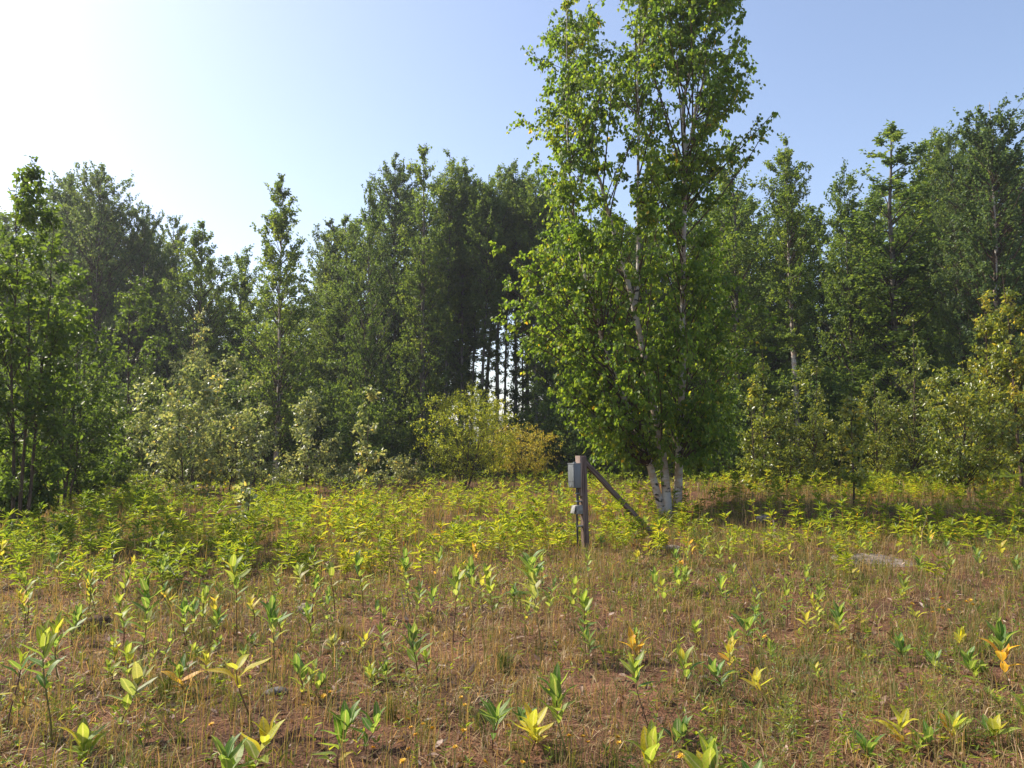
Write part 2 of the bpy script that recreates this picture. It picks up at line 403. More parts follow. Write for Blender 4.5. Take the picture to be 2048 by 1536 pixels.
# kind, u, v of the top, distance, half width in px, leaf kind, pale trunk, label
FRONT = [
    ('broad', 185, 322, 40, 95, 'a', 1, "broad pale grey-green aspen with twiggy top, tallest tree of the wood's left end"),
    ('broad', 105, 345, 42, 70, 'a', 0, "grey-green aspen close behind the top of the big leafy sapling clump at the left edge"),
    ('broad', 275, 405, 41, 62, 'a', 0, "rounded aspen stepping down right of the broad tallest left aspen"),
    ('broad', 332, 428, 42, 48, 'a', 0, "small-crowned aspen ending the slope of left aspens, just left of the low birch pair"),
    ('full', 398, 452, 37, 78, 'w', 0, "low birch between the left aspens and the tall loose spire tree"),
    ('full', 468, 496, 39, 66, 'w', 0, "shortest tree top in the dip left of the tall loose spire tree"),
    ('loose_spire', 552, 358, 32, 78, 'w', 1, "tall loose spire birch with open feathery forked tip, alone against the pale sky"),
    ('column', 645, 438, 46, 58, 'a', 0, "pale hazy slim tree in the gap right of the loose spire birch"),
    ('full', 690, 425, 43, 46, 'w', 0, "slim leafy tree right of the hazy gap, with a ragged leaning tip"),
    ('full', 728, 378, 38, 56, 'w', 1, "dense birch with bristly top and pale lower trunk, just left of the central block"),
    ('column', 790, 308, 43, 62, 'a', 0, "silvery high crown forming the left shoulder of the central block"),
    ('full', 846, 286, 40, 52, 'w', 1, "highest pointed tip of the central block, with pale trunk low down"),
    ('high', 892, 300, 42, 42, 'w', 0, "narrow twin-spiked top just right of the central block's highest tip"),
    ('high', 925, 312, 43, 44, 'w', 0, "slender tree with bare dark trunk over the yellow-green bush"),
    ('high', 962, 345, 41, 44, 'w', 0, "dark heavy crown on a thin trunk left of the bright sky gap between trunks"),
    ('high', 992, 332, 43, 46, 'w', 0, "tree whose dark trunk crosses the bright sky gap low in the wood"),
    ('high', 1030, 318, 44, 50, 'a', 0, "last high crown of the central block before the white birch clump"),
    ('high', 943, 352, 44, 30, 'w', 0, "thin dark pole tree between the bare-trunked slender tree and the heavy dark crown"),
    ('high', 1010, 346, 45, 28, 'w', 0, "thin pole tree standing inside the bright sky gap, left of its middle"),
    ('high', 1046, 338, 46, 28, 'w', 0, "thin pole tree standing inside the bright sky gap, right of its middle"),
    ('high', 1088, 352, 44, 28, 'w', 0, "thin dark pole tree close by the left bulge of the white birch clump"),
    ('high', 1070, 340, 42, 48, 'w', 0, "dark crown half hidden by the left edge of the white birch clump"),
    ('column', 1130, 395, 42, 56, 'w', 0, "tree behind the left bulge of the white birch clump"),
    ('full', 1215, 410, 43, 60, 'w', 0, "tree right behind the leaning stems of the white birch clump"),
    ('full', 1300, 400, 44, 60, 'w', 0, "tree behind the middle of the white birch clump"),
    ('full', 1390, 380, 42, 60, 'w', 0, "tree behind the right stem of the white birch clump"),
    ('full', 1485, 282, 36, 66, 'w', 0, "yellow-green column tree touching the right edge of the white birch clump"),
    ('column', 1590, 282, 34, 60, 'w', 1, "slim pointed birch with a thin white trunk, alone between two sky gaps on the right"),
    ('full', 1712, 335, 37, 68, 'w', 0, "lower left shoulder tree of the big right-hand tree group, beside the sky gap"),
    ('full', 1790, 248, 36, 104, 'w', 0, "big dense pointed tree heading the right-hand tree group"),
    ('column', 1868, 258, 37, 66, 'w', 0, "greyish loose-topped tree right of the big dense pointed one"),
    ('broad', 1930, 265, 33, 48, 'a', 0, "round-leaved aspen squeezed left of the tallest right-edge aspen"),
    ('broad', 2005, 196, 31, 105, 'a', 1, "tall aspen at the right edge with pale forked limb and dark heavy crown"),
]
front_meshes, BUILT = [], {}
for i, (kd, u, vt, D, hw, lk, pale, lab) in enumerate(FRONT):
    rng = np.random.default_rng(100 + i)
    b = at_depth(u, HOR, D); bz = hgt(b[0], D)
    H = (at_depth(u, vt, D)[2] - bz) * 1.035
    hm = hw / FPX * D * 1.18
    key = (kd, lk); have = BUILT.setdefault(key, [])
    if len(have) >= (3 if kd in ('full', 'high') else 2) and u < 1950:          # alike trees share their meshes, turned and scaled
        ms, H0, hm0 = have[i % len(have)]
        root = plant_tree("aspen_tree" if lk == 'a' else "birch_tree", ms, (b[0], D, bz), lab, "tree", WG, rng.uniform(0, 6.28))
        root.scale = (hm / hm0, hm / hm0, H / H0)
        front_meshes.append((ms, H0, u)); continue
    tg = env_targets(rng, int(60 + 6.2 * hm * H), H, PROF[kd], hm * rng.uniform(.85, 1.1), hm * rng.uniform(.85, 1.1), hm * 1.0)
    tip = np.stack([rng.normal(0, .15, 7), rng.normal(0, .15, 7), rng.uniform(.78, .965, 7) * H], -1)
    hi = tg[:, 2] > H * .93; tg[hi, 2] -= H * rng.uniform(.04, .22, hi.sum()); tg = np.concatenate([tg, tip])
    st = straight_stem(rng, H * .96, (.0062 if kd == 'high' else .009) * H * rng.uniform(.8, 1.2), rng.normal(0, .012))
    tg[:, :2] += np.stack([np.interp(tg[:, 2], st[0][:, 2], st[0][:, j]) for j in (0, 1)], -1)
    ts = .80 + .30 * np.interp(tg[:, 2] / H, [p[0] for p in PROF[kd]], [p[1] for p in PROF[kd]])
    ms = make_tree(rng, [st], tg, tscale=ts, tup=.35 + 1.7 * sstep(.55, .95, tg[:, 2] / H), clump=.52, n_twig=6, n_leaf=17, leaf=.117, asc=(.7, 1.5), mats=M_ASPEN if lk == 'a' else M_WOOD_LEAF, wl=.8 if lk == 'a' else .66,
                   bark=M_BIRCH_BARK if pale else M_BARK, names="wood_tree", zmin=H * .12, up=.4, tint0=.5 if kd != 'high' else .42, droop=.3)
    have.append((ms, H, hm)); front_meshes.append((ms, H, u))
    plant_tree("aspen_tree" if lk == 'a' else "birch_tree", ms, (b[0], D, bz), lab, "tree", WG)

# deeper rows: the same kinds of tree, their tops below the front row's outline
SIL = np.array([(-300, 330), (0, 340), (80, 345), (180, 325), (230, 350), (250, 405), (340, 435), (400, 465), (470, 505), (520, 520), (590, 560), (612, 575), (640, 450), (690, 430), (725, 385), (760, 330), (850, 300),
                (930, 320), (960, 350), (1030, 325), (1070, 345), (1130, 400), (1400, 380), (1440, 320), (1490, 290), (1545, 330), (1590, 290), (1632, 350), (1650, 590), (1668, 500), (1700, 350), (1790, 260), (1870, 270), (2000, 210), (2350, 260)])
rng = np.random.default_rng(7)
DG = "trees deeper in the wood"
deep = []
for row, D0 in enumerate((46, 52)):
    for u in np.arange(-260, 2340, 54 if row == 0 else 66):
        uu = u + rng.uniform(-22, 22)
        if 1625 < uu < 1672 and row == 1: continue
        if 1004 < uu < 1052 or (960 < uu < 1070 and row == 1): continue
        D = D0 + rng.uniform(-2, 2)
        vt = np.interp(uu, SIL[:, 0], SIL[:, 1]) + rng.uniform(15, 90)
        deep.append((uu, D, vt))
pool_high = [m for m, f in zip(front_meshes, FRONT) if f[0] in ('high', 'column')]
pool_full = [m for m, f in zip(front_meshes, FRONT) if f[0] in ('full', 'spire')]
for uu, D, vt in deep:
    pool = pool_high if 880 < uu < 1100 else pool_full
    ms, Hm, _ = pool[rng.integers(len(pool))]
    b = at_depth(uu, HOR, D); bz = hgt(b[0], D)
    H = at_depth(uu, vt, D)[2] - bz
    side = "behind the left aspens" if uu < 552 else "behind the central block of trees" if uu < 1100 else "behind the white birch clump" if uu < 1500 else "behind the slim pointed birch" if uu < 1690 else "behind the big dense pointed tree" if uu < 1880 else "behind the tallest right-edge aspen"
    rt = plant_tree("birch_tree", ms, (b[0], D, bz), "dark tree deep in the wood " + side, "tree", DG, rng.uniform(0, 6.28), H / Hm)
    rt.scale = (H / Hm * 1.3, H / Hm * 1.3, H / Hm)

# ------------------------------------------------------------------ the white birch clump
D_B = 17.7
def bp(u, v, dy=0.0):
    return at_depth(u, v, D_B + dy)
rng = np.random.default_rng(42)
base = ground_at(1338, 1031); D_B = float(base[1])
def stem_from(px, r0, r1):
    P = np.array([bp(u, v, dy) for u, v, dy in px])
    P[0, 2] = min(P[0, 2], base[2]) - .1
    k = np.linspace(0, 1, len(P))
    return P - base, r0 + (r1 - r0) * k ** .8
stems = [
    stem_from([(1330, 1030, 0), (1314, 985, -.02), (1297, 920, -.05), (1278, 870, -.08), (1254, 812, -.1), (1228, 751, -.15), (1208, 695, -.2), (1193, 634, -.25), (1172, 560, -.3), (1152, 470, -.3), (1140, 360, -.3), (1132, 220, -.3), (1134, 20, -.3)], .10, .008),
    stem_from([(1336, 1030, -.02), (1332, 975, 0), (1325, 910, .02), (1312, 840, .05), (1299, 775, .1), (1281, 675, .15), (1266, 610, .2), (1252, 546, .2), (1234, 488, .2), (1213, 412, .2), (1200, 360, .2), (1186, 330, .2), (1168, 270, .2), (1158, 180, .2), (1150, 60, .2)], .115, .008),
    stem_from([(1268, 625, .2), (1276, 560, .25), (1277, 480, .3), (1276, 380, .3), (1277, 250, .3), (1275, 160, .3), (1282, 20, .3), (1300, -110, .3)], .06, .01),
    stem_from([(1352, 1030, .05), (1356, 985, .05), (1358, 935, .05), (1361, 840, .05), (1365, 740, .03), (1365, 643, 0), (1366, 546, 0), (1369, 406, -.05), (1370, 305, -.05), (1365, 205, -.1), (1376, 164, -.1), (1390, 60, -.1), (1396, -60, -.1), (1390, -170, -.1)], .11, .012),
    stem_from([(1371, 300, -.05), (1381, 281, 0), (1393, 205, .1), (1410, 158, .15), (1418, 120, .2), (1440, 20, .2), (1452, -70, .2)], .045, .01),
]
stems[2][0][0, 2] = bp(1268, 625, .2)[2] - base[2]; stems[4][0][0, 2] = bp(1371, 300)[2] - base[2]
EN = np.array([(-170, 1330, 1440), (-90, 1250, 1480), (-10, 1225, 1500), (30, 1110, 1508), (60, 1072, 1512), (120, 1055, 1512), (200, 1052, 1500), (260, 1056, 1475), (330, 1060, 1425), (400, 1080, 1432), (470, 1048, 1470), (500, 998, 1490), (560, 996, 1500), (640, 994, 1510), (700, 1024, 1505), (760, 1052, 1495), (820, 1106, 1485), (870, 1130, 1470), (915, 1185, 1440)], float)
tg = []
holes = [(1236, 25, 16, 60), (1243, 255, 14, 60), (1245, 350, 22, 50), (1375, 215, 32, 50), (1200, 280, 10, 14), (1330, 170, 10, 30), (1330, 500, 14, 20), (1215, 620, 12, 18)]
LINES = [((250, 406, 488, 546, 610, 675, 775, 900), (1165, 1211, 1234, 1252, 1266, 1281, 1299, 1322)), ((150, 300, 400, 570), (1276, 1276, 1277, 1276)), ((160, 300, 406, 546, 643, 834, 935), (1376, 1370, 1369, 1366, 1365, 1361, 1358)), ((634, 716, 810, 900), (1193, 1214, 1252, 1290))]
while len(tg) < 690:
    v = rng.uniform(-170, 915); l, r = np.interp(v, EN[:, 0], EN[:, 1]), np.interp(v, EN[:, 0], EN[:, 2])
    if rng.uniform() > (r - l) / 520 + (.12 if v > 350 else .30): continue
    c, hw = .5 * (l + r), .5 * (r - l)
    a = rng.uniform(0, 2 * math.pi); q = math.sqrt(rng.uniform(.03, 1))
    uu, dy = c + hw * q * math.cos(a) * (.96 if math.cos(a) < 0 else 1.02), min(hw / FPX * D_B, 2.3) * q * math.sin(a)
    if any(((uu - x) / (w + 12)) ** 2 + ((v - y) / (h + 8)) ** 2 < 1 for x, y, w, h in holes): continue
    if v > 400 and dy < .3 and rng.uniform() < .45 and any(abs(uu - np.interp(v, yy, xx)) < 20 for yy, xx in LINES): continue
    tg.append(bp(uu, v, dy) - base)
for u, v in [(1545, 228), (1515, 244), (1530, 262), (1490, 275), (1475, 200), (1490, 120), (1000, 497), (1012, 585), (1003, 640), (1060, 110), (1135, 2), (1545, 640), (1520, 690), (1050, 240)]:
    tg.append(bp(u, v, rng.uniform(-.4, .4)) - base)
tg = np.array(tg)
ms = make_tree(rng, stems, tg, clump=.46, n_twig=9, n_leaf=14, leaf=.092, wl=.74, asc=(.6, 1.4), droop=.75, up=.35, bow=.04, kind='ov', mats=M_BIRCH, names="birch_clump",
               bark=M_BIRCH_BARK, twigs=True, zmin=1.2, br=.0055, tint0=.46, tspread=.13, leafdroop=.15, sides=12)
clump = plant_tree("white_birch_clump", ms, tuple(base), "tall white birch clump with three black-marked stems beside the braced post", "tree")
for o, nm in zip([c for c in clump.children if c.name.startswith("trunk")], ("left leaning white stem", "middle white stem", "thin upright stem forking from the middle one", "right straight white stem", "thin forked limb of the right stem")):
    o["label"] = nm

# ------------------------------------------------------------------ saplings and shrubs
SG = "young trees and saplings at the edge of the field"
# u, v top, v base, half width px, profile, leaf material, leaf size, clumps, twigs, leaves, n stems, name, label
SAPL = [
    (36, 318, 1086, 112, 'airy', 'b', .095, 95, 9, 8, 3, "aspen_sapling", "big leafy clump of young trees with dark bare trunks at the left edge"),
    (128, 540, 1026, 108, 'airy', 'm', .10, 95, 9, 9, 4, "maple_sapling", "dark green multi-stemmed young maple right beside the left-edge clump"),
    (262, 535, 985, 70, 'spire', 'm', .10, 70, 8, 9, 1, "poplar_sapling", "tall slender green sapling with pointed tip behind the pale poplars on the left"),
    (385, 600, 985, 55, 'spire', 'p', .10, 46, 8, 8, 1, "poplar_sapling", "thin sapling with pinkish glinting leaves rising above the pale poplar thicket"),
    (292, 745, 1000, 74, 'full', 'p', .11, 42, 8, 8, 2, "poplar_sapling", "leftmost of the three pale glossy poplar saplings in the left thicket"),
    (372, 735, 1004, 76, 'full', 'p', .11, 46, 8, 8, 2, "poplar_sapling", "middle one of the three pale glossy poplar saplings in the left thicket"),
    (452, 720, 1000, 76, 'full', 'p', .11, 46, 8, 8, 2, "poplar_sapling", "pale glossy poplar sapling just right of the thicket's middle, its top above the others"),
    (508, 765, 990, 45, 'full', 'p', .10, 32, 8, 8, 1, "poplar_sapling", "narrow pale poplar sapling closing the left thicket on its right, by the dark wood gap"),
    (612, 775, 985, 62, 'spire', 'p', .11, 40, 8, 8, 1, "poplar_sapling", "pale conical poplar sapling alone against the dark shade, right of the left thicket"),
    (735, 775, 1010, 34, 'spire', 'p', .12, 15, 6, 7, 1, "poplar_sapling", "sparse thin poplar sapling with bare lower stem, between conical sapling and yellow bush"),
    (492, 905, 1085, 14, 'spire', 'p', .09, 6, 5, 5, 1, "thin_sapling", "very thin bare-stemmed sapling with a small leaf tuft, in front of the left thicket"),
    (1535, 690, 985, 50, 'spire', 'q', .10, 40, 8, 8, 1, "poplar_sapling", "warm-leaved sapling touching the right foot of the white birch clump's foliage"),
    (1512, 770, 990, 34, 'full', 'q', .10, 26, 7, 8, 1, "poplar_sapling", "low warm-leaved sapling just right of the birch clump, in front of a taller one"),
    (1628, 705, 985, 55, 'spire', 'q', .10, 42, 8, 8, 1, "poplar_sapling", "pointed olive sapling with reddish tip below the slim white-trunked birch"),
    (1708, 770, 1020, 26, 'spire', 'q', .10, 12, 6, 6, 1, "poplar_sapling", "thin olive sapling with long bare lower stem, standing furthest forward of the right saplings"),
    (1755, 735, 985, 55, 'full', 'q', .10, 42, 8, 8, 1, "poplar_sapling", "olive sapling behind the orange-brown dead fern frond"),
    (1830, 635, 985, 60, 'spire', 'q', .10, 50, 8, 8, 1, "poplar_sapling", "tall olive sapling with a russet tip in front of the big dense pointed tree"),
    (1930, 725, 1003, 80, 'broad', 'q', .105, 55, 8, 8, 1, "poplar_sapling", "yellowing spreading sapling with a dark slanting stem near the right edge"),
    (1992, 575, 992, 50, 'spire', 'q', .11, 50, 8, 8, 1, "poplar_sapling", "tall spiky bright-tipped sapling left of the one cut by the right edge"),
    (2046, 530, 1000, 48, 'spire', 'q', .11, 55, 8, 8, 1, "poplar_sapling", "tallest yellow-lit sapling, cut by the right edge of the photo"),
    (2030, 745, 985, 62, 'full', 'q', .11, 45, 8, 8, 1, "poplar_sapling", "golden bushy sapling low at the right edge under the tall spiky ones"),
    (1880, 775, 975, 50, 'full', 'q', .10, 36, 8, 8, 1, "poplar_sapling", "low dense olive sapling between the russet-tipped and the spreading yellowing ones"),
    (930, 780, 978, 100, 'bush', 'y', .09, 110, 8, 10, 9, "willow_bush", "rounded yellow-green willow bush with a fan of dark stems, left of the grey meter box"),
    (1045, 838, 968, 80, 'bush', 'r', .085, 80, 8, 10, 7, "rusty_bush", "rust-tinged smaller bush right beside the yellow-green willow bush"),
    (990, 820, 972, 45, 'bush', 'y', .075, 40, 8, 9, 4, "willow_bush", "narrow olive bush wedged between the willow bush and the rust-tinged one"),
    (685, 925, 990, 45, 'bush', 'p', .09, 26, 7, 7, 4, "low_shrub", "low pale-leaved shrub under the dark shade, right of the conical sapling"),
    (800, 915, 980, 50, 'bush', 'p', .09, 30, 7, 7, 4, "low_shrub", "low pale-leaved shrub at the left foot of the yellow-green willow bush"),
    (215, 860, 1005, 50, 'full', 'm', .10, 34, 8, 8, 2, "green_shrub", "dark green shrub between the young maple and the pale poplar thicket"),
    (66, 880, 1058, 48, 'bush', 'm', .09, 36, 8, 8, 4, "green_shrub", "dark shrub filling the space between the bare trunks at the left edge"),
    (8, 905, 1060, 50, 'bush', 'm', .09, 36, 8, 8, 4, "green_shrub", "dark shrub cut by the left edge below the big leafy clump"),
    (170, 880, 1020, 52, 'bush', 'm', .09, 40, 8, 8, 4, "green_shrub", "dark shrub at the right foot of the young maple"),
    (1572, 800, 985, 44, 'full', 'q', .10, 34, 8, 8, 2, "poplar_sapling", "low olive sapling filling the space left of the pointed one with a reddish tip"),
    (1672, 815, 985, 46, 'full', 'q', .10, 34, 8, 8, 2, "poplar_sapling", "low olive sapling right of the pointed one with a reddish tip"),
    (1792, 800, 980, 46, 'full', 'q', .10, 34, 8, 8, 2, "poplar_sapling", "low yellowish sapling just left of the tall russet-tipped one"),
    (1958, 790, 988, 50, 'full', 'q', .10, 36, 8, 8, 2, "poplar_sapling", "low yellowish sapling at the foot of the tall spiky bright-tipped one"),
    (560, 905, 985, 32, 'full', 'p', .09, 18, 7, 7, 2, "low_shrub", "low glossy shrub between the left thicket and the conical sapling"),
]
PROF['airy'] = [(.12, .35), (.34, .95), (.5, 1), (.66, .7), (.82, .38), (1, .08)]
PROF['bush'] = [(.16, .25), (.35, .72), (.55, 1), (.75, .92), (.9, .62), (1, .2)]
MATS = {'b': M_SAPLING, 'm': M_SAPLING, 'p': M_POPLAR, 'q': M_POPLAR_WARM, 'y': M_WILLOW, 'r': M_RUSSET}
for i, (u, vt, vb, hw, pf, mk, lf, M, nt, nl, ns, nm, lab) in enumerate(SAPL):
    rng = np.random.default_rng(500 + i)
    b = ground_at(u, vb); D = b[1]
    H = at_depth(u, vt, D)[2] - b[2]
    hm = hw / FPX * D * (1.25 if mk == 'q' else 1.08)
    M = int(M * 1.25)
    tg = env_targets(rng, M, H, PROF[pf], hm, hm, hm)
    sts = []
    if ns == 1:
        sts = [straight_stem(rng, H * .99, .0075 * H + .006, rng.normal(0, .02), .12)]
    else:
        for s in range(ns):
            a = s * 2 * math.pi / ns + rng.uniform(-.4, .4)
            spread = hm * (.5 if pf == 'bush' else .28) * rng.uniform(.6, 1.1)
            k = 8; z = np.linspace(-.1, H * rng.uniform(.72, .98 if s else .99), k); f = np.linspace(0, 1, k)
            x = math.cos(a) * (.06 + spread * f ** .8) + rng.normal(0, .02, k); y = math.sin(a) * (.06 + spread * f ** .8) + rng.normal(0, .02, k)
            sts.append((np.stack([x, y, z], -1), (.0042 * H + .006) * (1 - .9 * f)))
    ms = make_tree(rng, sts, tg, clump=max(.22, hm * .30), n_twig=nt, n_leaf=nl, leaf=lf * rng.uniform(.92, 1.08), wl=.42 if mk in 'yr' else .62, asc=(.7, 1.6), droop=.35, up=.6, bow=.06, kind='ov' if lf * FPX / D > 8.5 else 'di', mats=MATS[mk],
                   names=nm, bark=M_BROWN_BARK, twigs=True, zmin=.15 * H, br=.007, tint0=.3 if mk == 'm' else .36 if mk == 'b' else .5, tspread=.12 if mk in 'bm' else .18, leafdroop=.2, sides=8)
    plant_tree(nm, ms, tuple(b), lab, "bush" if 'bush' in nm or 'shrub' in nm else "young tree", SG)

# shaded shrubs under the wood
rng = np.random.default_rng(77)
UND = []
for k in range(5):
    r2 = np.random.default_rng(800 + k)
    H = 4.0; tg = env_targets(r2, 60, H, PROF['full'], 1.5, 1.5, 1.5)
    sts = [straight_stem(r2, H * f, .03, r2.normal(0, .08), .2, base=(r2.normal(0, .2), r2.normal(0, .2))) for f in (.95, .8, .7)]
    UND.append(make_tree(r2, sts, tg, clump=.6, n_twig=8, n_leaf=13, leaf=.12, mats=M_WOOD_LEAF, names="undergrowth", zmin=.2, tint0=.45))
UG = "shaded shrubs along the foot of the wood"
for u in np.arange(-220, 2300, 46):
    uu = u + rng.uniform(-18, 18); D = rng.uniform(32.5, 40)
    gap = 925 < uu < 1068
    hh = rng.uniform(2.0, 3.2) if gap else rng.uniform(3.0, 6.2)
    if gap: D += 3
    if 780 < uu < 925: hh, D = rng.uniform(2.2, 3.0), D + 4
    b = at_depth(uu, HOR, D); z = hgt(b[0], D)
    where = "behind the left-edge clump" if uu < 240 else "behind the pale poplar thicket" if uu < 530 else "behind the pale conical sapling" if uu < 800 else "behind the yellow-green willow bush" if uu < 1110 else "behind the white birch clump" if uu < 1500 else "behind the olive saplings" if uu < 1790 else "behind the yellowing right-edge saplings"
    plant_tree("undergrowth_shrub", UND[rng.integers(5)], (b[0], D, z), "dark shaded shrub at the foot of the wood " + where, "shrub", UG, rng.uniform(0, 6.28), hh / 4.0)

for j, uu in enumerate((905, 935, 962, 985, 1008, 1030, 1052, 1078, 1100)):
    D = 42 + 2.5 * (j % 3); b = at_depth(uu, HOR, D); z = hgt(b[0], D)
    plant_tree("undergrowth_shrub", UND[j % 5], (b[0], D, z), "low dark shrub under the bare trunks of the central trees", "shrub", UG, j * 1.3, (.62, .72, .55)[j % 3])

# ------------------------------------------------------------------ braced post with meter box
def box_np(lo, hi):
    x0, y0, z0 = lo; x1, y1, z1 = hi
    V = np.array([(x0, y0, z0), (x1, y0, z0), (x1, y1, z0), (x0, y1, z0), (x0, y0, z1), (x1, y0, z1), (x1, y1, z1), (x0, y1, z1)], float)
    F = np.array([(0, 3, 2, 1), (4, 5, 6, 7), (0, 1, 5, 4), (1, 2, 6, 5), (2, 3, 7, 6), (3, 0, 4, 7)])
    return V, F

def solid(name, parts, mat, parent, bevel=.004, label=None):
    Vs, Fs = merge(parts)
    me = mesh_np(name, Vs, Fs, [mat]); o = link(name, me, parent)
    if bevel:
        md = o.modifiers.new("edge", 'BEVEL'); md.width = bevel; md.segments = 2; md.limit_method = 'ANGLE'
    if label: o["label"] = label
    return o

pb = ground_at(1171, 1104)
post = link("meter_post", None, loc=tuple(pb)); post.empty_display_size = .2
tag(post, "weathered wooden utility post with diagonal brace and grey meter box in the field", "utility post")
pt = at_depth(1164, 912, pb[1]) - pb
PH = pt[2]
yaw = math.radians(27)                                    # the left face turns a little to the camera
post.rotation_euler = (0, pt[0] / PH, yaw)
def wobbly_post(w, d, z0, z1, seed, n=14):
    r = np.random.default_rng(seed); zs = np.linspace(z0, z1, n); Vv = []
    for z in zs:
        j = r.normal(0, .0018, 8)
        Vv += [(-w / 2 + j[0], -d / 2 + j[1], z), (w / 2 + j[2], -d / 2 + j[3], z), (w / 2 + j[4], d / 2 + j[5], z), (-w / 2 + j[6], d / 2 + j[7], z)]
    F = []
    for k in range(n - 1):
        for s in range(4):
            F.append((k * 4 + s, k * 4 + (s + 1) % 4, k * 4 + 4 + (s + 1) % 4, k * 4 + 4 + s))
    F += [(3, 2, 1, 0), tuple((n - 1) * 4 + s for s in range(4))]
    return np.array(Vv), np.array(F)
solid("post", [wobbly_post(.092, .092, -.15, PH, 3)], M_WOOD, post, .005)
solid("backing_board", [box_np((-.076, -.052, PH - .62), (-.049, .09, PH + .006))], M_WOOD_PALE, post, .004, "pale backing board on the left face")
# meter box on the left face; its cover faces left
bz0, bz1 = PH - .485, PH - .115
mb = solid("meter_box", [box_np((-.196, -.062, bz0), (-.079, .115, bz1))], M_METAL, post, .004, "grey steel meter box")
solid("cover", [box_np((-.206, -.058, bz0 + .008), (-.1985, .111, bz1 - .012))], M_METAL, mb, .003)
solid("top_flange", [box_np((-.209, -.068, bz1 + .001), (-.077, .121, bz1 + .010))], M_METAL, mb, .002)
solid("hub", [tubes_np(np.array([[(-.13, .03, bz1 + .011), (-.13, .03, bz1 + .028)]]), np.array([[.024, .024]]), 14), tubes_np(np.array([[(-.13, .03, bz1 + .028), (-.13, .03, bz1 + .0285)]]), np.array([[.024, .001]]), 14)], M_METAL, mb, 0)
solid("latch", [box_np((-.211, .016, bz0 + .02), (-.2065, .036, bz0 + .05))], M_PLASTIC, mb, .002)
def pipe(name, pts, r, mat, sides=12):
    V_, F_ = tubes_np(np.array([pts]), np.full((1, len(pts)), r), sides)
    return solid(name, [(V_, F_)], mat, post, 0)
pipe("conduit", [(-.115, .0, bz0 + .02), (-.115, .0, bz0 - .08), (-.112, .0, bz0 - .2), (-.108, .0, bz0 - .29)], .022, M_DARK)
ob = solid("outlet_box", [box_np((-.168, -.046, bz0 - .405), (-.052, .052, bz0 - .27))], M_PLASTIC, post, .004, "pale grey outlet box with tilted cover")
cv = solid("flip_cover", [box_np((-.012, -.052, -.125), (.0, .056, .0))], M_PLASTIC, ob, .003)
cv.location = (-.176, 0, bz0 - .272); cv.rotation_euler = (0, math.radians(16), 0)
solid("outlet", [box_np((-.1715, -.022, bz0 - .37), (-.1685, .024, bz0 - .30))], M_DARK, ob, .001)
pipe("lower_conduit", [(-.135, .0, bz0 - .40), (-.137, .0, bz0 - .55), (-.135, .0, bz0 - .8), (-.13, .01, -.1)], .016, M_DARK)
for zz in (bz0 - .10, bz0 - .22, bz0 - .60):
    solid("conduit_strap", [box_np((-.142, -.030, zz), (-.047, .030, zz + .018))], M_METAL, post, .002)
solid("cover_seam", [box_np((-.2085, -.052, bz0 + .10), (-.2065, .105, bz0 + .104))], M_DARK, mb, 0)
for yy_ in (-.045, .098):
    solid("cover_screw", [tubes_np(np.array([[(-.2062, yy_, bz1 - .03), (-.2095, yy_, bz1 - .03)]]), np.array([[.006, .006]]), 8)], M_DARK, mb, 0)
# brace from the post's head down to the ground behind on the right
gb = ground_at(1320, 1076)
Rm = Matrix.Rotation(yaw, 3, 'Z') @ Matrix.Rotation(pt[0] / PH, 3, 'Y')
inv = post.rotation_euler.to_matrix().inverted()
p0 = Vector(inv @ (Vector(at_depth(1170, 924, pb[1] + .02) - pb))); p1 = Vector(inv @ Vector(gb - pb + np.array([0, 0, -.08])))
dv = p1 - p0
Vb, Fb = wobbly_post(.042, .088, -.02, dv.length, 9, 10)
q = dv.to_track_quat('Z', 'Y')
br = solid("brace", [(Vb, Fb)], M_WOOD, post, .004, "dark diagonal timber brace")
br.location = p0; br.rotation_mode = 'QUATERNION'; br.rotation_quaternion = q

# ------------------------------------------------------------------ stones, slab, clod, sticks
def stone_mesh(name, seed, sx, sy, sz, mat, rough=.16, flat=False):
    import bmesh
    bm = bmesh.new(); bmesh.ops.create_icosphere(bm, subdivisions=3, radius=1)
    for v in bm.verts:
        c = v.co
        n = float(vnoise(c.x * 1.7 + seed, c.y * 1.7 + c.z * 2.1, seed)) + .5 * float(vnoise(c.x * 4 + c.z * 3, c.y * 4, seed + 1))
        f = 1 + rough * (n - .75) * 2
        z = c.z
        if flat: z = math.copysign(min(abs(z), .62), z)
        v.co = Vector((c.x * sx * f, c.y * sy * f, z * sz * f))
    me = bpy.data.meshes.new(name); bm.to_mesh(me); bm.free()
    me.polygons.foreach_set("use_smooth", np.ones(len(me.polygons), dtype=bool)); me.materials.append(mat)
    return me
for nm, u, v, wpx, fl, mt, lab, asp in [
    ("stone", 610, 1222, 34, .5, M_STONE, "pale tan rounded stone on the bare ground left of centre", .8),
    ("stone", 553, 1386, 44, .3, M_STONE_DARK, "dark grey flat stone half sunk in the soil near the bottom left", .7),
    ("stone", 1248, 1070, 24, .4, M_STONE, "small grey stone on the ground under the diagonal brace", .8),
    ("stone", 1343, 1098, 44, .22, M_STONE, "pale flat stone in the weeds right of the brace's foot", .6),
    ("stone", 1528, 1036, 30, .4, M_STONE, "pale pinkish stone on the low bank right of the birch clump", .8),
    ("stone", 1622, 1042, 34, .4, M_CLOD, "reddish brown lump on the low bank among the weeds", .8),
]:
    b = ground_at(u, v); w = wpx / FPX * b[1] / 2
    o = link(nm, stone_mesh(nm, u % 17, w, w * asp, w * fl * 1.4, mt), loc=(b[0], b[1], b[2] + w * fl * .3))
    o.rotation_euler = (0, 0, u * .37); tag(o, lab, "stone")
